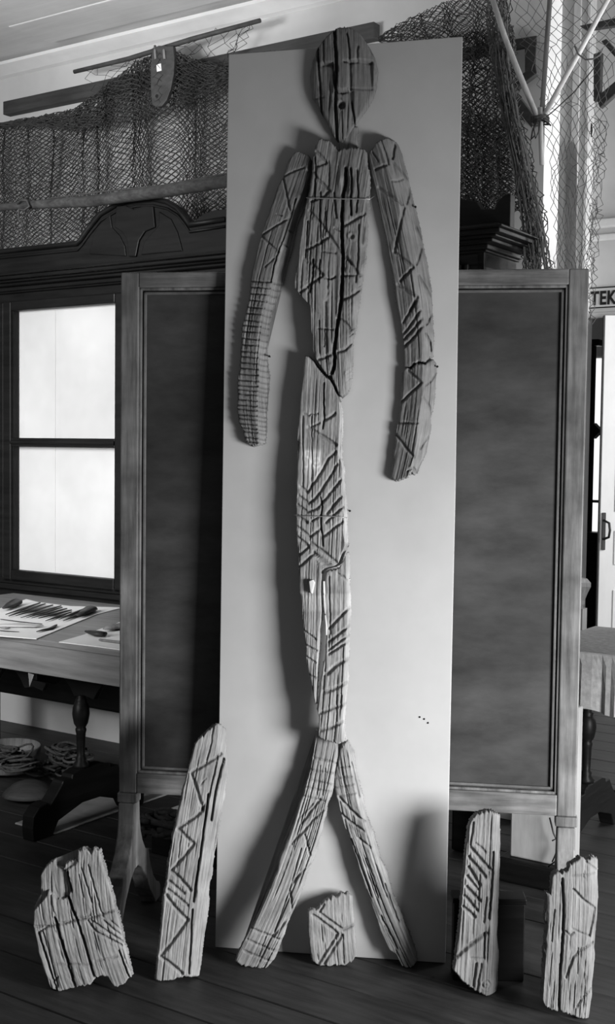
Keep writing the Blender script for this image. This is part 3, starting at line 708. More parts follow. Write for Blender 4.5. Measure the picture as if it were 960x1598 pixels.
ontable('thin_rod', [s(5, 246), s(170, 268), s(330, 284)], [.003, .004, .003], M_BONE, 'long thin dark rod lying across the large card', 'rod')
ontable('thin_rod', [s(-20, 335), s(60, 342), s(150, 346)], [.003, .004, .002], M_BONE, 'thin dark rod near the front edge of the large card', 'rod')
ontable('pale_bone', [s(-40, 305), s(150, 305), s(280, 310), s(345, 308)], [.02, .028, .018, .004], M_BONEL, 'pale broad bone blade on the large card', 'bone tool', .25)
ontable('arrow_head', [s(-10, 318), s(40, 322), s(80, 322)], [.004, .010, .003], M_GREYW, 'small grey arrow head at the left of the large card', 'arrow head')
ontable('harpoon_head', [s(290, 350), s(350, 335), s(400, 325), s(440, 300), s(450, 300)], [.003, .008, .009, .006, .009], M_BONE, 'small barbed dark harpoon head at the lower right of the large card', 'harpoon')
ontable('scraper', [s(680, 360), s(720, 368), s(770, 380), s(825, 385)], [.008, .017, .022, .018], M_BONE, 'dark segmented scraper on the smaller card', 'stone tool')
ontable('grey_rod', [s(790, 415), s(870, 425), s(960, 436), s(1080, 450)], .009, M_GREYW, 'grey rod at the front of the smaller card', 'rod')
ontable('grindstone', [s(830, 345), s(880, 330), s(960, 322), s(1040, 335)], [.012, .03, .036, .02], M_GREYW, 'grey pitted stone on the smaller card beside the frame post', 'stone tool', .35)
MB().slabpoly([AB(aT, bT - .002) * 0 + Pl(AB(0, bT + .003), -WV).u1(x, y) for x, y in ((44, 1050), (53, 1053), (46, 1072))], WV * .001).build('paper_scrap', M_GREYW, label='small pale triangular paper scrap hanging under the table edge', cat='paper')

# things on the floor under that table
pl_a0, pl_a1 = -3.6, float(FLOOR.u1(190, 1250) @ U) + .1
fb = float(FLOOR.u1(5, 1282) @ WV)
o = MB().box(pl_a0, pl_a1, fb, BW, 0, .008).build('floor_sheet', mat('pale_floor_sheet', .20, .30, (2, 8, 1), 2, .8, .2, .05, .15), recentre=False, bevel=.004, label='pale low board lying on the floor beneath the table', cat='board'); o.matrix_world = RM
def ropepile(name, cx, cy, w, hgt, n, z0, seed, label, m=M_ROPE, r=.006):
    rg = random.Random(seed); mb = MB(); c = Pl((0, 0, z0), (0, 0, 1)).u1(cx, cy)
    for k in range(n):
        a = rg.uniform(-1, 1); b = rg.uniform(-.5, .5); zc_ = z0 + r + hgt * rg.random() * (1 - abs(a)) ** .7
        rad = rg.uniform(.03, .075); th = rg.uniform(0, 6.28); tl = rg.uniform(-.9, .9); ln_ = rg.uniform(3, 6.6)
        pts_ = []
        for t in np.linspace(0, ln_, 14):
            p = c + U * (a * w + rad * math.cos(th + t) * 1.2) + WV * (b * w * .7 + rad * math.sin(th + t)) + Z * 0
            p[2] = max(z0 + r, zc_ + .35 * rad * tl * math.sin(th * 2 + t * 1.7)); pts_.append(p)
        mb.tube(pts_, r * rg.uniform(.7, 1.2), 6)
    return mb.build(name, m, smooth=True, label=label, cat='rope')
ropepile('rope_pile', 108, 1213, .17, .15, 60, .018, 2, 'tangled pile of dark rope and nets on the floor under the table')
bc = Pl((0, 0, .018), (0, 0, 1)).u1(14, 1200)
MB().lathe([(.12, 0), (.135, .01), (.14, .07), (.146, .105), (.138, .11), (.13, .07), (.02, .05)], 28, bc).build('wooden_tub', M_GREYW, smooth=True, label='low round wooden tub holding rope at the left edge under the table', cat='tub')
ropepile('rope_coil', 14, 1200, .075, .12, 26, .085, 3, 'coil of rope heaped in the low wooden tub')
hc = Pl((0, 0, .018), (0, 0, 1)).u1(46, 1240)
MB().lathe([(.10, 0), (.115, .004), (.10, .02), (.07, .045), (.03, .06), (.005, .063)], 28, hc).build('shallow_lid', M_BEAM, smooth=True, label='shallow dark domed lid on the floor in front of the rope pile', cat='lid')

# ------------------------------------------------------------------ blackboard on its trestle stand
BP, BE, BN = floorpl(336, 1478, 695, 1504, 1.5)        # plane of the pale support board
BTH = .018
q = BP.u1(520, 430)                                      # the board touches the stand's top rail
KP = Pl(q - BN * (BTH + .006), BN)
def kx(x, y): return float((KP.u1(x, y) - q) @ BE)
kx0 = (kx(186, 440) + kx(188, 1220)) / 2; kx1 = (kx(920, 430) + kx(899, 1265)) / 2
kz1 = float((KP.u1(186, 428)[2] + KP.u1(920, 416)[2]) / 2); kz0 = float((KP.u1(215, 1236)[2] + KP.u1(870, 1276)[2]) / 2)
kb = q + BE * (kx0 + kx1) / 2 - BN * (BTH + .006); kb[2] = 0
KM = fr(kb, BE); KB = thing('blackboard', KM, 'large dark school blackboard in a worn wooden frame on curved trestle feet', 'blackboard')
hw = (kx1 - kx0) / 2; PW = .056; FD = .032
for sx in (-1, 1):
    xa, xb = (-hw, -hw + PW) if sx < 0 else (hw - PW, hw)
    box('post', M_FRAMEV, (xa, xb, 0, FD, kz0 - .0, kz1), KB, bevel=.004)
    ft = MB().box(xa - .004, xb + .004, -.006, FD + .006, kz0 - .03, kz0).build('post_cap', M_FRAMEV, KB, bevel=.004)
    c = FD / 2
    up = [(c - .028, kz0 - .03), (c - .033, .34), (c - .045, .30), (c - .068, .26), (c - .10, .225), (c - .125, .212), (c - .14, .21), (c - .145, .185), (c - .165, .15), (c - .195, .105), (c - .235, .07), (c - .27, .055), (c - .285, .04), (c - .285, 0), (c - .225, 0), (c - .205, .025), (c - .155, .07), (c - .11, .13), (c - .06, .175), (c - .02, .195)]
    prof = up + [(2 * c - a, z) for a, z in up[::-1]]
    MB().prism(prof, xa + .002, xb - .002, 'x').build('trestle_foot', M_FRAMEV, KB, bevel=.004)
RH = float(KP.u1(500, 422)[2] - KP.u1(500, 446)[2])
box('top_rail', M_FRAMEH, (-hw + PW, hw - PW, 0, FD, kz1 - RH, kz1), KB, bevel=.003)
RB = .062
box('bottom_rail', M_FRAMEH, (-hw + PW, hw - PW, 0, FD, kz0, kz0 + RB), KB, bevel=.003)
ix0, ix1, iz0, iz1 = -hw + PW, hw - PW, kz0 + RB, kz1 - RH
for k, (o_, dd) in enumerate(((0, .006), (.012, .012))):
    a0, a1, c0, c1 = ix0 + o_, ix1 - o_, iz0 + o_, iz1 - o_; t = .008
    MB().box(a0, a0 + t, dd, FD, c0, c1).box(a1 - t, a1, dd, FD, c0, c1).box(a0, a1, dd, FD, c1 - t, c1).box(a0, a1, dd, FD, c0, c0 + t).build('inner_moulding', M_BEAD if k else M_FRAMEV, KB, bevel=.002)
box('slate_panel', M_SLATE, (ix0 + .002, ix1 - .002, .020, .030, iz0 + .002, iz1 - .002), KB)

# ------------------------------------------------------------------ pale support board
cor = [(357, 85), (539, 71), (722, 57), (716, 400), (711, 760), (703, 1130), (695, 1503), (515, 1491), (336, 1478), (342, 1130), (347, 760), (352, 400)]
o = MB().slabpoly([BP.u1(x, y) for x, y in cor], -BP.n * BTH).build('support_board', M_BOARD, bevel=.0015, label='tall pale painted board propped upright against the blackboard', cat='board')
BPO = BP
def nail(x, y, off=.0):
    a = BP.off(.0).u1(x, y); wchild(MB().tube([a, a + BP.n * .018], .0016, 6).tube([a + BP.n * .017, a + BP.n * .019], .0035, 8), 'nail', M_BLACK, o)
for x, y in ((422, 557), (649, 325), (547, 797), (546, 535), (683, 573)): nail(x, y)
for x, y in ((655, 1119), (662, 1122), (668, 1128)): wchild(MB().tube([BP.off(.0006).u1(x, y), BP.off(-.001).u1(x, y)], .003, 8), 'hole', M_INK, o)

# ------------------------------------------------------------------ the carved idol, fragment by fragment
UP = BP.off(.047)
ib = FLOOR.u1(515, 1500)
IDOL = thing('carved_idol', fr(ib, BE), 'tall weathered carved wooden idol of a human figure fixed on the pale board', 'sculpture')
bpy.context.view_layer.update()
def zig(*p, w=2.3, d=.0065): return (list(p), w, d)
def crk(*p, w=2.0, d=.014): return (list(p), w, d)
def head_extra(X, Y, UU, VV):
    h = -.020 * np.clip(np.hypot((X - 535) / 56, (Y - 120) / 98), 0, 1.2) ** 2.5
    def m(x0, x1, s_=1.5): return fade(X, x0 - s_, x0 + s_) * (1 - fade(X, x1 - s_, x1 + s_))
    h -= .013 * m(545, 581) * fade(Y, 93, 95.5) * (1 - fade(Y, 95, 152))
    h -= .013 * m(499, 519) * fade(Y, 97, 99.5) * (1 - fade(Y, 99, 172))
    h -= .010 * m(524, 551) * fade(Y, 140, 143) * (1 - fade(Y, 142, 205))
    h += .006 * m(525, 545, 3) * fade(Y, 88, 138) * (1 - fade(Y, 139, 142))
    d = np.hypot(X - 532.5, Y - 162); h -= .022 * np.clip((6.2 - d) / 1.5, 0, 1)
    h -= .006 * m(478, 497, 1) * fade(Y, 70, 90)
    return h
hd = carved('head', UP, [(519, 44), (507, 54), (494, 70), (484.5, 91), (481, 112), (482, 130), (485.5, 148), (493, 160), (501, 176), (510, 190), (515.5, 206), (525, 216)],
    [(549, 39.5), (563, 50), (574, 66), (584.6, 85.5), (590, 108), (588, 130), (581, 151), (570, 170.5), (554.5, 192), (544, 209), (541, 215)],
    [(519, 44), (527, 39), (535, 37), (549, 39.5)], [(525, 216), (530, 221), (536, 222), (541, 215)], .040, M_IDOL,
    'carved wooden idol head with brow ledges and round mouth at the top of the board',
    [crk((521, 46), (522, 62), (524, 85), (525, 110), (523, 140), (522.5, 165), (524, 190), (525, 216), w=3.2, d=.04), crk((495, 72), (496, 100), (498, 130), (499.5, 160), (502, 178), w=2.2, d=.016),
     crk((541, 50), (545, 72), (545.5, 95), (547, 140), w=1.8, d=.009), crk((549, 158), (551, 175), (553, 195), w=2, d=.012), crk((504, 60), (504.5, 96), w=1.6, d=.007), crk((558, 70), (557, 93), w=1.4, d=.006), crk((571, 60), (579, 78), w=1.4, d=.005), crk((519, 98), (521, 120), (522, 140), w=2, d=.018),
     zig((503, 97.5), (518, 98.5), w=2, d=.008), zig((537, 95.5), (560, 93.5), (579, 94), w=2, d=.008), zig((545, 137), (565, 138), (582, 136), w=1.3, d=.003), zig((487, 152), (505, 149), w=1.2, d=.003), zig((524, 141), (533, 143), (542, 141), w=2, d=.008), crk((533, 172), (533, 205), w=1.1, d=.004)],
    edge=(7, .014), ncr=10, seed=11, extra=head_extra, parent=IDOL, taper=.10)
carved('neck', BP.off(.028), [(530, 203), (528, 236)], [(558, 196), (556, 238)], [(530, 203), (558, 196)], [(528, 236), (542, 241), (556, 238)], .026, M_IDOL, ncr=5, seed=12, parent=hd, edge=(6, .008))

def torso_extra(X, Y, UU, VV):
    h = -.012 * blob(X, Y, 520, 262, 16, 30) - .012 * blob(X, Y, 540, 285, 6, 22)
    d = np.hypot((X - 549), (Y - 369)); h += .004 * np.clip(1 - np.abs(d - 5.5) / 2.5, 0, 1) - .006 * np.clip((4 - d) / 2, 0, 1)
    d = np.hypot((X - 544), (Y - 583)); h += .003 * np.clip(1 - np.abs(d - 5) / 2.5, 0, 1) - .006 * np.clip((3.6 - d) / 2, 0, 1)
    h -= .007 * blob(X, Y, 520, 445, 12, 28) + .006 * blob(X, Y, 517, 492, 9, 30)
    h += .006 * blob(X, Y, 531, 281, 4, 12)
    return h
def torso_tint(X, Y, UU, VV): return 1 + .7 * blob(X, Y, 531, 281, 3.5, 10) + .15 * fade(Y, 300, 420)
tor = carved('torso', UP.off(.004), [(496, 217), (491, 230), (488, 245), (485, 277), (479, 310), (472, 343), (468, 375), (464, 405), (461, 425), (458, 440), (459, 448), (467, 458), (475, 466), (483, 473), (484, 487), (485, 510), (487, 527), (487.5, 548)],
    [(571, 235), (573, 258), (576.7, 272), (576, 293), (575, 318), (573, 343), (571.5, 377), (568, 410), (563, 450), (559, 480), (555, 507), (551, 527), (549, 560), (548, 583), (545, 605), (541, 613)],
    [(496, 217), (503, 216), (513, 218), (519, 223), (524, 229), (528, 233), (540, 230), (557, 229.5), (567, 231), (571, 235)],
    [(487.5, 548), (490, 558), (497, 569), (505, 581), (511, 588), (516, 588), (520, 598), (526, 613), (533, 621), (541, 613)], .042, M_IDOL,
    'long carved wooden idol torso with deep central crack, tied by wire',
    [crk((539, 262), (539, 285), (535, 303), (533, 343), (534, 377), (535, 410), (534, 433), (532, 470), (528, 493), (525, 517), (522, 542), (522, 567), (518, 582), w=3.4, d=.045),
     crk((487.5, 549), (490, 558.5), (497, 569.5), (505, 581.5), (511, 588.5), (516, 588.5), (520, 598.5), (526, 613.5), (532, 621.5), w=2.2, d=.03),
     crk((547, 262), (549, 285), (547, 310), (548, 335), w=2.2, d=.014), crk((557, 265), (559, 300), (556, 330), w=1.8, d=.010), crk((492, 245), (492, 275), (491, 310), w=1.8, d=.010), crk((500, 300), (499, 340), (501, 380), w=1.6, d=.010),
     crk((489, 405), (488, 430), (484, 455), w=2.2, d=.014), crk((499, 405), (498, 440), w=1.6, d=.009), crk((508, 330), (509, 360), w=1.4, d=.007), crk((521, 300), (525, 340), w=1.6, d=.008), crk((513, 250), (513, 290), w=1.2, d=.005),
     crk((480, 345), (477, 400), w=1.4, d=.008), crk((560, 350), (559, 400), (555, 440), w=1.3, d=.007), crk((507, 470), (506, 540), w=1.4, d=.006), crk((498, 500), (499, 550), w=1.2, d=.006), crk((566, 400), (562, 445), w=1.2, d=.006),
     zig((494, 236), (509, 252), (496, 259)), zig((489, 268), (496, 279), (505, 287), (514, 297), (504, 307), (486, 314)), zig((483, 329), (499, 345), (512, 364), (524, 382), (537, 400), (548, 410)),
     zig((512, 370), (498, 380), (478, 390)), zig((535, 354), (550, 345), (569, 333)), zig((474, 403), (490, 414), (504, 428)), zig((503, 430), (490, 439), (468, 456)),
     zig((541, 401), (553, 418), (563, 433)), zig((563, 450), (547, 462), (536, 467)), zig((530, 497), (541, 505), (551, 518)), zig((549, 535), (538, 546), (528, 549)), zig((497, 561), (510, 557), (522, 549)),
     crk((506, 433), (515, 435), (523, 432), w=1.5, d=.01), crk((537, 430), (553, 430), w=1.3, d=.008), crk((496, 512), (520, 514), w=1.2, d=.006), crk((504, 392), (524, 395), w=1.1, d=.005), crk((523, 356), (530, 360), w=1.5, d=.008)],
    ncr=46, seed=21, extra=torso_extra, tintf=torso_tint, parent=IDOL, jag=1.0, grain=1.35)
def wire(name, pl, pts, label, r=.0013):
    return MB().tube([pl.u1(x, y) for x, y in pts], r, 8).build(name, M_WIRE, smooth=True, label=label, cat='wire')
wp = UP.off(.0075)
MB().tube([BP.off(.004).u1(476, 308)] + [wp.u1(x, y) for x, y in ((480, 309), (500, 309.5), (530, 310.5), (560, 310.5), (577, 311))] + [UP.u1(580, 309), BP.off(.02).u1(584, 306)], .0014, 8).build('wire_tie', M_WIRE, smooth=True, label='thin wire tied across the idol torso', cat='wire')

arm_h = []
rg = random.Random(5); yy = 437
Lx = lambda y: np.interp(y, [440, 463, 484, 504, 520, 551, 588, 640, 660, 692], [388, 388, 382.5, 377.6, 375, 373.6, 370, 369, 371, 382])
Rx = lambda y: np.interp(y, [440, 465, 482, 500, 520, 547, 585, 612, 642, 690], [440, 430, 423, 420, 417.5, 414, 419, 417, 415, 413])
while yy < 690:
    a_ = float(Lx(yy)) - 2; b_ = float(Rx(yy)) + 2; m_ = a_ + (b_ - a_) * .66
    arm_h.append(([(a_, yy), (m_, yy + 3)], 1.5, .006)); arm_h.append(([(m_ + 3, yy + 4), (b_, yy + 6.5)], 1.4, .0045)); yy += rg.uniform(8, 10.8) if yy < 600 else rg.uniform(6, 9)
for f in (.22, .40, .54):
    arm_h.append(([(float(Lx(y)) + (float(Rx(y)) - float(Lx(y))) * f, y) for y in range(440, 692, 25)], 0.9, .0010))
carved('arm', UP.off(-.012), [(459, 235), (450, 248), (442, 271.6), (434, 287), (425, 312), (415.6, 339), (408, 360.6), (400, 389), (394, 414), (389, 439), (388, 463), (382.5, 484), (377.6, 504), (375, 520), (376, 531), (373.6, 551), (373, 573), (370, 588), (369.5, 612), (369, 638), (371, 660), (377, 669.5), (380, 682), (382.5, 691)],
    [(485, 247), (483.5, 272), (481, 295), (476.6, 314), (469, 329), (461.7, 350), (456, 376), (450, 400), (445, 420), (440.6, 439), (436, 450), (429.7, 464.6), (423, 482.5), (420, 500), (417.5, 520), (414.5, 547), (416.5, 568), (419, 585), (417.5, 612), (415, 642), (414, 660), (413, 690.6)],
    [(459, 235), (469, 235), (478, 240), (485, 247)], [(382.5, 691), (394, 695.5), (407, 694.5), (413, 690.6)], .030, M_IDOL,
    'narrow carved wooden idol arm left of the torso, ringed with cross cuts below',
    arm_h + [zig((442, 275), (453, 268), (474, 261), w=1.8, d=.004), zig((441, 276), (447, 303), (453, 331), w=1.8, d=.005), zig((450, 341), (428, 353), (407, 367), w=1.8, d=.005), zig((407, 367), (420, 380), (434, 392), w=1.8, d=.005), zig((429, 402), (413, 416), w=1.5, d=.003), crk((462, 310), (452, 340), (444, 365), (434, 392), (428, 412), (422, 440), w=1.6, d=.009), crk((432, 333), (440, 336), w=1.2, d=.004), crk((449, 358), (455, 361), w=1.2, d=.005), crk((442, 380), (448, 384), w=1.2, d=.005)],
    ridge=[(0, .93), (.08, .85), (.2, .69), (.5, .64), (1, .66)], dl=.008, dr=.032, ncr=6, dv=1.1, bend=3, seed=31, parent=IDOL, edge=(3.5, .005))
carved('arm', UP.off(-.004), [(573.5, 242), (577.5, 263), (583, 288), (590, 319), (596, 349), (604, 382), (607, 407), (612.6, 428), (614, 442), (616, 463), (619.5, 479), (625, 506), (629, 541), (630, 570)],
    [(620.5, 221), (627.5, 237), (635, 270), (640, 291), (647.6, 319), (655.5, 354), (660, 382), (667, 410), (672, 445), (674, 480), (676.5, 519), (676, 545), (675, 556)],
    [(573.5, 242), (576, 234), (582, 227), (593, 216), (602, 211), (612, 213), (620.5, 221)], [(630, 570), (635, 571), (642, 571), (646, 566), (655, 562), (664, 565), (669, 556), (675, 556)], .038, M_IDOL,
    'broad two-faced carved idol arm right of the torso, above the break',
    [zig((586, 262), (603, 257), w=2.2, d=.005), zig((590, 290), (606, 302), (628, 318), w=2.2, d=.006), zig((630, 322), (624, 355), (615, 391), w=2.4, d=.006), zig((615, 391), (645, 416), (625, 437), w=2.4, d=.007), zig((621, 443), (636, 453), (651, 463), (640, 484), w=2.4, d=.007),
     zig((650, 470), (640, 484), (629, 502), w=2.1, d=.006), zig((656, 484), (643, 503), (630, 519), w=2.1, d=.006), zig((658, 497), (645, 513), (630, 528), w=2.1, d=.006), zig((659, 509), (645, 526), (630, 540), w=2.1, d=.007),
     zig((614, 251), (624, 262), (635, 275), w=1.7, d=.005), zig((638, 290), (637, 303), (634, 316), w=1.7, d=.005), zig((648, 350), (657, 369), w=1.7, d=.005), zig((657, 384), (650, 412), w=1.7, d=.005), zig((653, 428), (663, 445), (672, 460), w=1.7, d=.005), zig((673, 488), (665, 505), w=1.7, d=.005), crk((615, 221), (612, 245), w=1.8, d=.008), crk((594, 216), (601, 235), (606, 255), w=1.4, d=.006), crk((664, 520), (671, 533), (672, 545), w=1.8, d=.008), crk((612, 282), (621, 280), (628, 276), w=1.3, d=.005), crk((580, 235), (590, 250), w=1.3, d=.005)],
    ridge=[(0, .46), (.2, .60), (.4, .59), (.6, .58), (.85, .65), (1, .63)], dl=.020, dr=.034, bend=3, ncr=16, seed=41, parent=IDOL, edge=(3.5, .005))
carved('forearm', UP.off(-.004), [(629, 575), (627, 580), (625, 607), (624, 630), (621, 657), (617.5, 663), (615.7, 695), (612, 720), (608.5, 746)],
    [(676, 559), (680.5, 566), (681, 581), (678.6, 620), (672, 654), (671, 669), (665.5, 705), (655, 727), (651, 739)],
    [(629, 575), (634, 573), (642, 574), (646, 569), (655, 565.5), (664, 568), (670, 559.5), (676, 559)], [(608.5, 746), (617.6, 751), (627, 748), (636, 744), (642, 738), (647, 741), (651, 739)], .038, M_IDOL,
    'short broken forearm piece of the idol below the break in the right-hand arm',
    [zig((637, 578), (658, 597), (626, 626), w=2.1, d=.006), zig((680, 581), (673, 592), (664, 601), w=1.6, d=.004), zig((661, 620), (669, 632), (673, 648), w=1.6, d=.004), zig((621, 659), (652, 660), w=1.7, d=.005), zig((616, 677), (630, 694), (646, 713), w=2, d=.006), zig((668, 680), (655, 700), w=1.6, d=.004), zig((663, 712), (650, 735), w=1.6, d=.004), crk((637, 735), (644, 730), (650, 738), w=2, d=.008)],
    ridge=[(0, .62), (.5, .62), (1, .66)], dl=.020, dr=.034, ncr=8, seed=42, parent=IDOL, edge=(3.5, .006), jag=1.0)

p0, p1 = BP.off(.050).u1(470, 560), BP.off(.050).u1(540, 560); p2 = BP.off(.084).u1(505, 1150)
LP = pl3(p0, p1, p2)
def lb_tint(X, Y, UU, VV):
    t = np.ones_like(X)
    t *= 1 + .38 * fade(Y, 928, 931) * (1 - fade(Y, 951, 956))
    t *= 1 + .75 * fade(X, 473, 478) * (1 - fade(X, 500, 505)) * fade(Y, 699, 706) * (1 - fade(Y, 722, 760))
    for st in ([(482, 704), (477, 704), (476, 712), (482, 714), (484, 721), (480, 728), (475, 729)], [(495, 714), (490, 716), (489, 722), (494, 724), (499, 720), (497, 714), (495, 714)], [(489, 727), (494, 731), (499, 727)]):
        t *= 1 + .45 * np.clip(1.8 - polydist(X, Y, st), 0, 1)
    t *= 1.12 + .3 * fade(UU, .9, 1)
    return t
lb_g = [crk((475, 552), (481, 553.5), (489, 561.5), (496, 571.5), (505, 582.5), (515, 591), (520, 599.5), (526, 612.5), (530, 624), w=2.6, d=.03), crk((542, 850), (537, 863), (530, 881), (523, 885), (508, 888), (503, 893), w=3, d=.02), zig((507, 655), (515, 651), (523, 645)), zig((481, 667), (492, 673), (503, 680), (525, 694)), zig((486, 666), (499, 660), w=1.6, d=.004), zig((524, 705), (512, 716), (501, 738), (487, 757), (480, 768), (469, 759.5)),
        zig((526, 725), (515, 743), (500, 767), (490, 780), (481, 785), (465.6, 774)), zig((532, 748), (510, 776), (495, 793), (480, 799), (464, 788)), zig((532, 775), (510, 801), w=2.4), zig((487, 813), (500, 805), w=1.8), zig((464, 805), (479, 815)), zig((534, 791), (508, 815)), zig((534, 814), (506, 836)), zig((464, 822), (484, 837), (500, 825)),
        zig((464, 838), (480, 851)), zig((485, 847), (507, 862), (528, 880)), zig((489, 862), (500, 872), (516, 885)), zig((466, 866), (480, 855)), zig((467, 884), (489, 865)),
        crk((506, 598), (505, 625), (506, 650), (504, 668), w=1.7, d=.012), crk((500, 776), (503, 790), (500, 805), (501, 820), (504, 851), w=1.7, d=.012), crk((474, 645), (482, 649), (485, 646), (496, 645), w=1.1, d=.004), crk((486, 650), (487, 720), (486, 760), w=1.0, d=.006), crk((472, 650), (473, 760), w=1.0, d=.004),
        zig((473.6, 984), (485, 992), (493, 998), w=1.6, d=.004), zig((475, 1005), (495, 1016), w=1.6, d=.004), zig((478, 1025), (493, 1034), w=1.5, d=.004), zig((482.6, 1053), (493, 1058), w=1.4, d=.003)]
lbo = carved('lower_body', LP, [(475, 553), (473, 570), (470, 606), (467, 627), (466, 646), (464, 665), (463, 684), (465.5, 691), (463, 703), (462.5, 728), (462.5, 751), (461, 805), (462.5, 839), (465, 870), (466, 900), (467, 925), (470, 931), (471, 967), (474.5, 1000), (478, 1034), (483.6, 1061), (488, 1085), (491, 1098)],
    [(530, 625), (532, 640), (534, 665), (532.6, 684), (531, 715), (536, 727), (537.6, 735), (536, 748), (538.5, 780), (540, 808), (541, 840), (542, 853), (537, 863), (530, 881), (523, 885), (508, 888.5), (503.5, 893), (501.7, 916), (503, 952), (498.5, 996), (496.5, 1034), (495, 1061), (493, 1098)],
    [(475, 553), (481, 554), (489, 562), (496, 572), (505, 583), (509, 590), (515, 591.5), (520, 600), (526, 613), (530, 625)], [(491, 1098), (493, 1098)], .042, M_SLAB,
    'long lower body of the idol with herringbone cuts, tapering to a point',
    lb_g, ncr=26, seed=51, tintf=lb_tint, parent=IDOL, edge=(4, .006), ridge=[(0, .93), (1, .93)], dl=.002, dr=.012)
wchild(MB().slabpoly([LP.off(.014).u1(x, y) for x, y in ((482, 907), (488, 904.5), (491, 909), (489, 918), (487, 927), (484, 924))], -LP.n * .02), 'peg', M_POLEL, lbo, bevel=.002, label='pale wooden peg')
MB().tube([BP.off(.03).u1(458, 803)] + [LP.off(.0035).u1(x, y) for x, y in ((462, 805), (480, 805.5), (500, 806), (520, 806), (534, 807))] + [LP.off(-.012).u1(542, 808)], .0012, 8).build('wire_tie', M_WIRE, smooth=True, label='thin wire tied across the herringbone lower body', cat='wire')
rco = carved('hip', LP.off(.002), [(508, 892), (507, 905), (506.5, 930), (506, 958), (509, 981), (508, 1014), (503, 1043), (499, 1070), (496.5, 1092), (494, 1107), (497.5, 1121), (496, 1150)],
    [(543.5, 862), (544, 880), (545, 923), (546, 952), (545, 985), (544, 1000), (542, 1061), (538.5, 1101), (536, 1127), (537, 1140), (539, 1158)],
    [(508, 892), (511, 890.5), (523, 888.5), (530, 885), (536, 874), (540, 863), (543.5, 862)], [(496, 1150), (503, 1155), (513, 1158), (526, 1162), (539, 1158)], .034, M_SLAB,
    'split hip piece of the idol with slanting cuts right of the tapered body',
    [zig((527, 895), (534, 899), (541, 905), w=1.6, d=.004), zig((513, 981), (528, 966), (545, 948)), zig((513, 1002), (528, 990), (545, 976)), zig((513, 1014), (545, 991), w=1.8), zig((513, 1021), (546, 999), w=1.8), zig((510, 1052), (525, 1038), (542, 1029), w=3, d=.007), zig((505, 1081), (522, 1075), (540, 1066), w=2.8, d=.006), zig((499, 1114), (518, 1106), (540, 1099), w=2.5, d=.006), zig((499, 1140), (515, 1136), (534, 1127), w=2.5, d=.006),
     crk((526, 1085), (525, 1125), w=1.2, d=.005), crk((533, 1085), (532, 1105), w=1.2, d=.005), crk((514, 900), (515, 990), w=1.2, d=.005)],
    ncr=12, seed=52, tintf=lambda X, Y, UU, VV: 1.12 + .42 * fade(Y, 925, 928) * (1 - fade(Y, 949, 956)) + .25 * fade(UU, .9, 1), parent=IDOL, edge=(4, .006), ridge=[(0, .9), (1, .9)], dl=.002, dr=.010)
for pts_ in ([(505.5, 907), (506, 925), (507, 928)], [(506, 928), (507, 945), (508, 958)], [(508, 960), (509.5, 975), (509.5, 991)]):
    wchild(MB().tube([LP.off(-.002).u1(x, y) for x, y in pts_], [.0028, .0035, .0022], 6), 'splinter', M_POLEL, rco, label='pale splinter of wood')

f1, f2 = FLOOR.u1(372, 1510), FLOOR.u1(424, 1512)
t1_ = BP.off(.045).u1(508, 1150)
LLP = pl3(f1, f2, t1_)
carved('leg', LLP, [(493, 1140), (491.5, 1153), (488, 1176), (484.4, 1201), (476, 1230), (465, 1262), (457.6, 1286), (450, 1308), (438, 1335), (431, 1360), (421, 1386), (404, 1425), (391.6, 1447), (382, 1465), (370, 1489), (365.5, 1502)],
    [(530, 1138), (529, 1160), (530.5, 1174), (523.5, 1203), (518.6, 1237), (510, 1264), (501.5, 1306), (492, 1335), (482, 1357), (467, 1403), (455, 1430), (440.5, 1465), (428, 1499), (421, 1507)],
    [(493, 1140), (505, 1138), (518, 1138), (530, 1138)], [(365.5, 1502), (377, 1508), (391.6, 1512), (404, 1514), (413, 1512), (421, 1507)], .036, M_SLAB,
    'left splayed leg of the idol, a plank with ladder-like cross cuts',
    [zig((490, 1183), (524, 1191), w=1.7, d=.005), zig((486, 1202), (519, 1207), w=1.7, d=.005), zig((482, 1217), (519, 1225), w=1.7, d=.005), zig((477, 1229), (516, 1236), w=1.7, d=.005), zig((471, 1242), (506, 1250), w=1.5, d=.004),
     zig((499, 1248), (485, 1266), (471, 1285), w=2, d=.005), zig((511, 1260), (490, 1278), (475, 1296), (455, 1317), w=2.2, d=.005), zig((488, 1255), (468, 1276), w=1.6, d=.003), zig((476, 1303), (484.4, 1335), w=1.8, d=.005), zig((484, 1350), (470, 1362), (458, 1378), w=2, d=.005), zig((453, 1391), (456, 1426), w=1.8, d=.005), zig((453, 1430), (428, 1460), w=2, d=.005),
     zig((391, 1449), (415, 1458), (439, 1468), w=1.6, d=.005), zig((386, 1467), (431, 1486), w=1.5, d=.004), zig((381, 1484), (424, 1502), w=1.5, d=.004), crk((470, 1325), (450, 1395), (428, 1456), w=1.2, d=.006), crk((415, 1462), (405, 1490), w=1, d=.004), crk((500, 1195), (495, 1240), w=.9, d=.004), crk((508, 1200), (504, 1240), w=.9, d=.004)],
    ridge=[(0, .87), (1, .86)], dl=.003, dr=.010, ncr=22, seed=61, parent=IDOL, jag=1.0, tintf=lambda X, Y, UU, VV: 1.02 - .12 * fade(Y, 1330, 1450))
f1, f2 = FLOOR.u1(624, 1510), FLOOR.u1(650, 1512)
LRP = pl3(f1, f2, BP.off(.045).u1(537, 1165))
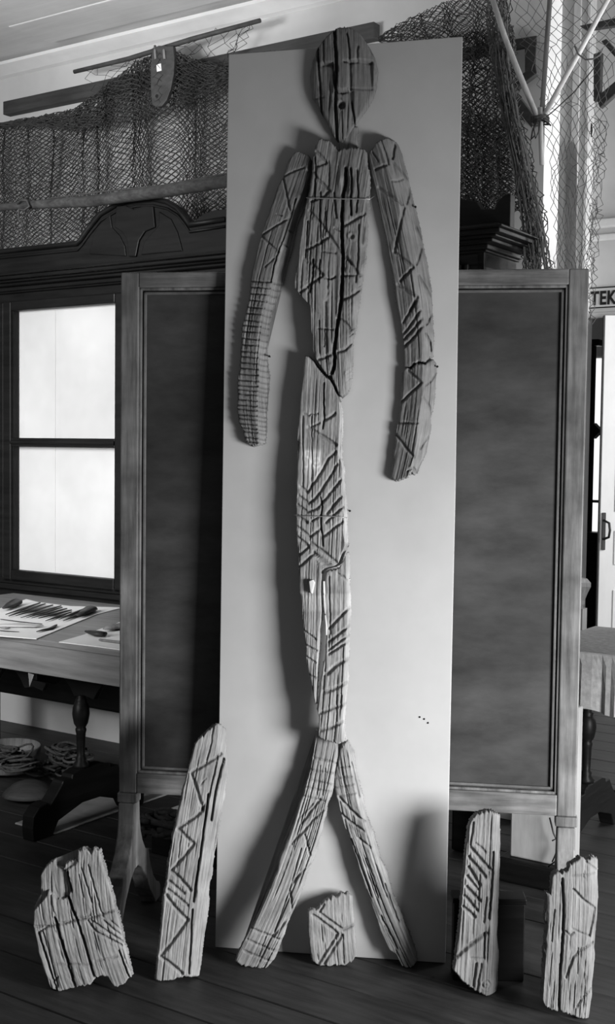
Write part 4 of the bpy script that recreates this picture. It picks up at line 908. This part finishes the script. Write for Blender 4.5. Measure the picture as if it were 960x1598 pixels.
carved('leg', LRP, [(530.5, 1170), (526, 1195), (522.5, 1211), (522.5, 1230), (527.4, 1257), (538.4, 1291), (550.6, 1330), (562.8, 1364), (575, 1399), (587, 1433), (590, 1450), (606, 1480), (616.5, 1487), (625, 1506)],
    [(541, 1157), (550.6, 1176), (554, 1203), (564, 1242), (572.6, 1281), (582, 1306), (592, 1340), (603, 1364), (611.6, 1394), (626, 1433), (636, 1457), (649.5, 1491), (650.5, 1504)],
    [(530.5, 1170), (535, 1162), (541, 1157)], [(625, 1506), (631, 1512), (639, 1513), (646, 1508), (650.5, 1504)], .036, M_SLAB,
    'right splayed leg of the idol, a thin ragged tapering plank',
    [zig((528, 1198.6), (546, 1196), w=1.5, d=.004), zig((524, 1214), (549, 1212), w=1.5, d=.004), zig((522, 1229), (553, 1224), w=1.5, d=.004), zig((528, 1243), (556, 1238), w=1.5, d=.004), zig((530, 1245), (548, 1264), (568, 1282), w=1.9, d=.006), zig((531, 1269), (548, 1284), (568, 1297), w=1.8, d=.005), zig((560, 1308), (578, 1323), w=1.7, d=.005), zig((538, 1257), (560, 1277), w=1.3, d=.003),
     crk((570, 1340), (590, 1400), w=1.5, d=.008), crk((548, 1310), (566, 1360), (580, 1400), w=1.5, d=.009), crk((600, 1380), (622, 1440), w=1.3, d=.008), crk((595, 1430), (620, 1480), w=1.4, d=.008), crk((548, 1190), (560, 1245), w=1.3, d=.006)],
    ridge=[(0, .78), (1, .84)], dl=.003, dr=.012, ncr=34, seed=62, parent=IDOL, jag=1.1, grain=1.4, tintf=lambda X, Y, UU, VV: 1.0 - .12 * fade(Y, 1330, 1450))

# ------------------------------------------------------------------ loose carved fragments standing on the floor
GS = 'loose carved fragments on the floor'
SP, _, _ = floorpl(480, 1508.5, 556, 1508.5, 7)
carved('wood_fragment', SP, [(481, 1422), (481, 1445), (484.6, 1482), (488, 1501)], [(550.6, 1401), (553, 1433), (554, 1457), (556.7, 1492)],
    [(481, 1422), (494, 1420), (504, 1409), (521, 1400), (531, 1395.5), (545, 1395), (550.6, 1401)], [(488, 1501), (497, 1507.5), (519, 1508), (538, 1507.5), (548, 1502), (556.7, 1492)], .026, M_SLAB,
    'smallest carved block with arrow-like grooves, standing between the idol legs',
    [zig((489, 1428), (508, 1442), (527, 1457), (512, 1481), (497, 1504), w=2.2), zig((502, 1427), (520, 1440), (536, 1451), (553, 1443), w=2.2), zig((534, 1459), (520, 1481), (506, 1505), w=2.2), crk((499, 1424), (506, 1412), w=1.8, d=.006), crk((535, 1460), (537, 1503), w=1, d=.004)],
    ncr=10, seed=71, group=GS, jag=1.2, edge=(4, .006), du=1.0, dv=1.4, tintf=lambda X, Y, UU, VV: .88 + 0 * X)

SP, _, _ = floorpl(60, 1547, 205, 1547, 9)
def s1_extra(X, Y, UU, VV):
    a_ = inpoly(X, Y, [(40, 1360), (83, 1325), (99, 1357), (105, 1362), (111, 1390), (107, 1399), (98, 1404), (86, 1403), (76, 1390), (72, 1400), (50, 1425)])
    h = -.013 * a_
    b_ = inpoly(X, Y, [(86, 1404), (107, 1399), (116, 1430), (119, 1438), (100, 1443), (84, 1440)]); h -= .005 * b_
    h -= .004 * fade(X, 101, 103) * (1 - fade(Y, 1345, 1350)) + .006 * inpoly(X, Y, [(100, 1320), (121, 1320), (121, 1346), (100, 1362)])
    h -= .012 * inpoly(X, Y, [(150, 1528), (157, 1523), (168, 1525), (176, 1540), (150, 1545)])
    return h
carved('wood_fragment', SP, [(61.7, 1367), (62, 1385), (62.7, 1397), (52, 1418), (51.5, 1444), (59.7, 1488), (69.6, 1519), (80, 1544)], [(155, 1328), (158.6, 1345), (168.5, 1375), (176.4, 1405), (184.4, 1436), (192.3, 1468), (198, 1494), (205, 1526)],
    [(61.7, 1367), (69, 1354), (77, 1346), (83.4, 1343), (86, 1354), (92, 1356), (99, 1357.5), (102, 1347), (108, 1344), (119, 1344), (120.5, 1328), (131, 1324), (138, 1329), (141, 1333), (146, 1325), (155, 1328)],
    [(80, 1544), (93, 1548), (106, 1545), (119, 1540), (132, 1539), (141, 1537), (147, 1529), (153, 1524), (160, 1522.5), (168.5, 1525), (173, 1534), (179, 1541), (188, 1539), (195, 1536), (199, 1529), (205, 1526)], .045, M_SLAB,
    'widest carved slab with ragged crown-like top, standing on the floor at the far left',
    [crk((85, 1433), (97, 1474), (107, 1508), (117, 1540), w=2.6, d=.025), crk((107, 1401), (113, 1420), (121, 1438), (133, 1478), (141, 1505), (147, 1526), w=2.5, d=.022), crk((60, 1456), (74, 1500), (88, 1544), w=1.8, d=.014), crk((105, 1361), (107, 1375), (112, 1391), w=2, d=.014), crk((67, 1456), (80, 1500), (90, 1540), w=1.2, d=.006), crk((186, 1484), (194, 1506), (202, 1527), w=1.8, d=.012), crk((127, 1355), (135, 1380), (143, 1408), w=1.3, d=.006), crk((137, 1350), (160, 1430), w=1.2, d=.006), crk((123, 1365), (130, 1400), w=1, d=.005),
     zig((54, 1446), (75, 1446), (109, 1438), (140, 1433), (182, 1419), w=1.8, d=.006), zig((137, 1437), (149, 1453), (170, 1465), (190, 1475), w=1.8, d=.005), zig((143, 1437), (165, 1452), (191, 1469), w=1.8, d=.005), zig((161, 1437), (189, 1459), w=1.6, d=.004), zig((172, 1437), (188, 1450), w=1.5, d=.003), zig((121, 1432), (130, 1432), (140, 1428), w=1.5, d=.003), zig((60, 1456), (75, 1445), w=1.5, d=.006), crk((166, 1440), (174, 1470), w=1, d=.005), crk((85, 1532), (91, 1524), w=1.2, d=.004), zig((148, 1500), (182, 1493), w=1.8, d=.003), zig((85, 1505), (140, 1505), w=1.6, d=.003)],
    ncr=30, seed=81, group=GS, extra=s1_extra, jag=.9, grain=1.2, edge=(4, .006))
wq = Pl(AB(0, 0) * 0 + FLOOR.u1(100, 1515), (0, -1, 0))
a_ = wq.u1(95, 1340); b_ = FLOOR.u1(108, 1500)
MB().tube([b_ + Z * .01, a_ * .5 + b_ * .5, a_], .0115, 14).tube([a_ - np.array([0, .0005, 0]), a_ + (a_ - b_) * .004], .008, 14).build('prop_rod', M_BEAM, smooth=True, label='short dark rod propping the widest slab, its round end showing above', cat='rod')

SP, _, _ = floorpl(243, 1533, 316, 1530, 12)
carved('wood_fragment', SP, [(304.5, 1161), (296.5, 1192), (287, 1226), (279, 1261), (270, 1301), (262, 1346), (255, 1399), (250, 1452), (246, 1492), (242, 1530)], [(353, 1137), (355, 1173), (356.5, 1205), (350, 1253), (344.5, 1290), (336.5, 1333), (328.5, 1386), (324.5, 1434), (319, 1468), (316.5, 1492), (311, 1526)],
    [(304.5, 1161), (311, 1151), (318, 1148), (325.8, 1138), (331, 1135), (336.5, 1128.5), (345, 1130.5), (353, 1137)], [(242, 1530), (251, 1533), (262, 1532), (274, 1529), (287, 1525), (297, 1527), (311, 1526)], .042, M_SLAB,
    'tallest carved plank with bold zigzag groove, leaning at the left edge of the board',
    [zig((345, 1177), (322, 1192), (299, 1206), (308, 1235), (317, 1264), w=2.5, d=.007), zig((317, 1262), (309, 1272), (278, 1293), (303, 1317), (286, 1338), (267, 1359), (283, 1372), (297, 1389), w=2.6, d=.008), zig((264, 1375), (287, 1394), w=2.3, d=.006), zig((262, 1388), (280, 1402), (293, 1413), w=2.3, d=.006), zig((259, 1397), (275, 1418), (293, 1436), (272, 1465), (251, 1493), (268, 1505), (284, 1519), w=2.6, d=.008),
     crk((350, 1184), (343, 1210), (337, 1235), (330, 1280), w=2.4, d=.016), crk((340, 1180), (334, 1210), (326, 1245), w=1.5, d=.009), crk((325, 1240), (320, 1280), (313, 1333), (307, 1370), (302, 1407), w=2.2, d=.016), crk((300, 1420), (298, 1470), (295, 1520), w=2, d=.012), crk((311, 1340), (305, 1400), w=1.4, d=.01), crk((316, 1265), (320, 1255), w=1.5, d=.006), crk((283, 1300), (276, 1360), w=1.1, d=.004), crk((334, 1130), (330, 1160), (322, 1190), w=1.3, d=.006), crk((313, 1225), (322, 1215), w=1, d=.003)],
    ridge=[(0, .85), (.4, .76), (1, .74)], dl=.002, dr=.016, ncr=20, seed=91, group=GS, edge=(4, .006), jag=1.0, tintf=lambda X, Y, UU, VV: 1.0 + 0 * X)

SP, _, _ = floorpl(708, 1555, 783, 1555, 6)
def s4_extra(X, Y, UU, VV):
    d = np.hypot((X - 759), (Y - 1537)); return -.005 * np.cos(np.clip(d, 0, 9) / 9 * 3 * math.pi) * (d < 9) * .5 + .004 * blob(X, Y, 768, 1455, 9, 14)
carved('wood_fragment', SP, [(735, 1282), (732, 1292), (728, 1328), (722, 1390), (718, 1446), (712.5, 1489), (708.5, 1516)], [(783, 1273), (782.8, 1320), (782, 1362), (780.5, 1418), (778.6, 1463), (781, 1489), (780, 1531), (777, 1551)],
    [(735, 1282), (740, 1276), (746, 1271), (756, 1268), (766, 1266), (774, 1269.5), (783, 1273)], [(708.5, 1516), (723.7, 1534), (743.4, 1548), (757.5, 1555), (767, 1555), (777, 1551)], .038, M_SLAB,
    'carved plank with a row of short slanting notches, leaning right of the pale board',
    [zig((743, 1317), (752, 1324), (758, 1330), w=2.0, d=.004), zig((736, 1324), (750, 1341), (767, 1358), w=2.6, d=.008), zig((732, 1338), (745, 1353), (758, 1369), w=2.6, d=.008), zig((732, 1354), (741, 1368), (749, 1382), w=2.6, d=.008), zig((730, 1368), (746, 1388), w=2.4, d=.007), zig((729, 1385), (749, 1406), w=2.6, d=.008), zig((726, 1399), (745, 1421), w=2.6, d=.008), zig((724, 1416), (741, 1431), w=2.6, d=.008),
     zig((713, 1495), (735, 1474), (759, 1456), w=2.8, d=.007), zig((735, 1496), (756, 1496), w=1.6, d=.003), crk((771, 1330), (770, 1360), (767, 1400), (764, 1434), w=2.2, d=.014), crk((757, 1458), (756, 1496), w=1.3, d=.006), crk((744, 1505), (739, 1540), w=1.8, d=.008), crk((752, 1505), (745, 1545), w=1.5, d=.006), crk((740, 1285), (735, 1320), w=1.4, d=.006), crk((760, 1400), (756, 1440), w=1.3, d=.006)],
    ridge=[(0, .80), (.5, .82), (1, .85)], dl=.006, dr=.014, ncr=12, seed=101, group=GS, extra=s4_extra, edge=(4, .007), tintf=lambda X, Y, UU, VV: .66 + 0 * X)

SP, _, _ = floorpl(848, 1592, 922, 1593, 6)
carved('wood_fragment', SP, [(854, 1394), (853, 1433), (850, 1503), (847.5, 1562)], [(935, 1342), (936, 1402), (933, 1447), (929, 1514), (926, 1559), (921, 1592)],
    [(854, 1394), (861, 1396), (863, 1366), (870, 1363), (876, 1363), (886, 1360), (889, 1352), (898, 1344), (907, 1339), (915, 1343), (928, 1339), (935, 1342)], [(847.5, 1562), (853, 1573), (870, 1580), (874, 1577), (892.5, 1586), (908, 1590), (921, 1592)], .036, M_SLAB,
    'carved slab with a long straight split and broken top, standing at the far right',
    [crk((878, 1372), (880, 1410), (880, 1447), (877, 1490), (874, 1531), (873, 1580), w=2.4, d=.022), zig((895, 1388), (912, 1405), (930, 1419), (926, 1440), (921, 1461), w=1.9, d=.006), zig((927, 1473), (905, 1484), (895, 1494), (884, 1526), w=1.9, d=.006), zig((924, 1545), (910, 1557), (901, 1571), w=1.8, d=.005), zig((915, 1345), (932, 1358), w=1.6, d=.004), zig((893, 1367), (929, 1364), w=1.5, d=.003), zig((895, 1450), (921, 1462), w=1.4, d=.003), zig((882, 1453), (890, 1460), (896, 1455), w=1.4, d=.004), crk((903, 1480), (902, 1520), w=1, d=.004), crk((866, 1420), (862, 1470), w=1, d=.005), crk((912, 1360), (912, 1400), w=.9, d=.004)],
    ridge=[(0, .88), (1, .86)], dl=.002, dr=.012, ncr=24, seed=111, group=GS, edge=(4, .006), jag=1.0, tintf=lambda X, Y, UU, VV: .54 + 0 * X)

# ------------------------------------------------------------------ things around the blackboard's feet
c0 = FLOOR.u1(818, 1534); dbx = float(c0[0]); dby = float(c0[1]) + .01
db = thing('dark_box', fr((dbx - .11, dby, 0), (1, -.03, 0)), 'small dark lidded box on the floor behind the notched plank', 'box')
hb = .222
box('body', M_DARK, (-.09, .11, 0, .06, 0, hb), db, bevel=.003); box('lid', M_DARK, (-.094, .114, -.004, .064, hb, hb + .016), db, bevel=.003)
c0 = FLOOR.u1(790, 1378); wa, wb_ = float(c0 @ U), float(c0 @ WV)
wpd = thing('white_pedestal', fr(AB(wa + .06, wb_, 0), U), 'white wooden pedestal on a dark plinth behind the blackboard', 'pedestal')
box('plinth', M_DARKH, (-.10, .16, 0, .2, 0, .085), wpd, bevel=.012)
box('shaft', mat('aged_white_paint', .34, .46, (14, 14, 2), 2, .7, .2, .05, .15), (-.065, .14, .035, .17, .085, .62), wpd, bevel=.006)
MB().tube([Pl(AB(wa, wb_ + .0), -WV).u1(x, y) for x, y in ((858, 1276), (864, 1300), (871, 1315), (873, 1330), (866, 1345), (856, 1352))], .003, 6).tube([Pl(AB(wa, wb_), -WV).u1(x, y) for x, y in ((862, 1312), (870, 1308), (872, 1322), (862, 1345))], .0025, 6).build('loose_wire', M_BLACK, smooth=True,
    label='loose black wire hanging before the white pedestal', cat='wire')
c0 = FLOOR.u1(262, 1338); ka, kb_ = float(c0 @ U), float(c0 @ WV)
cr = thing('low_crate', fr(AB(ka, kb_, 0), U), 'low dark crate on the floor under the blackboard', 'crate')
box('body', M_DARK, (-.08, .3, 0, .3, 0, .075), cr, bevel=.004)
for k in range(3):
    box('pale_board', M_WHITE if k != 1 else M_GREYW, (ka - .075 + .006 * k, ka + .28, kb_ + .01, kb_ + .27, .0755 + .026 * k, .0755 + .026 * k + .024), bevel=.003, recentre=False,
        label='%s pale board stacked on the low dark crate' % ('lowest', 'middle', 'uppermost')[k], cat='board', group='pale boards on the crate').matrix_world = RM
ropepile('rag_heap', 262, 1300, .10, .06, 24, .157, 7, 'dark crumpled cord heap on the stack of pale boards', M_NET, .01)

# right-hand table under a cloth
RT = Pl((0, 0, .78), (0, 0, 1))
f0 = FLOOR.u1(908, 1312); ra, rb = float(f0 @ U), float(f0 @ WV)
RTB = thing('side_table', fr(AB(ra, rb, 0), U), 'dark carved side table with trestle foot right of the blackboard', 'table')
box('table_top', M_DARKH, (-.09, .23, -.28, .34, .745, .775), RTB, bevel=.004)
trestle(RTB, 0.0, -.25, hp=.56, top=.745)
MB().prism([(-.085, .745), (.22, .745), (.22, .57), (.17, .56), (.14, .62), (.08, .63), (.05, .57), (-.02, .55), (-.085, .57)], -.25, -.225).build('carved_apron', M_DARK, RTB, bevel=.003)
# cloth: wavy skirt over the table
mb = MB(); n = 60; rg2 = random.Random(8)
per = [(-.10, -.295)] + [(x, -.295) for x in np.linspace(-.095, .245, 20)] + [(.245, y) for y in np.linspace(-.28, .355, 22)]
vs = []
for k, (x, y) in enumerate(per):
    wv2 = .006 * math.sin(k * 1.1) + .004 * math.sin(k * 2.7)
    side = y > -.29
    for z, m_ in ((.781, 0), (.74, .6), (.66, 1), (.575 + .008 * math.sin(k * .6), 1.3)):
        vs.append((x + (wv2 * m_ + .004 * m_ if side else 0), y - (0 if side else wv2 * m_ + .004 * m_), z))
fs = []
for k in range(len(per) - 1):
    for j in range(3): a_ = k * 4 + j; fs.append((a_, a_ + 4, a_ + 5, a_ + 1))
mb.add(vs, fs); mb.add([(-.10, -.295, .781), (.245, -.295, .781), (.245, .355, .781), (-.10, .355, .781)], [(0, 1, 2, 3)])
o = mb.build('table_cloth', M_CLOTH, recentre=False, smooth=False, label='grey textured cloth hanging over the side table right of the blackboard', cat='tablecloth')
o.matrix_world = fr(AB(ra, rb, 0), U)
sd = o.modifiers.new('solid', 'SOLIDIFY'); sd.thickness = .003; sd.offset = 1
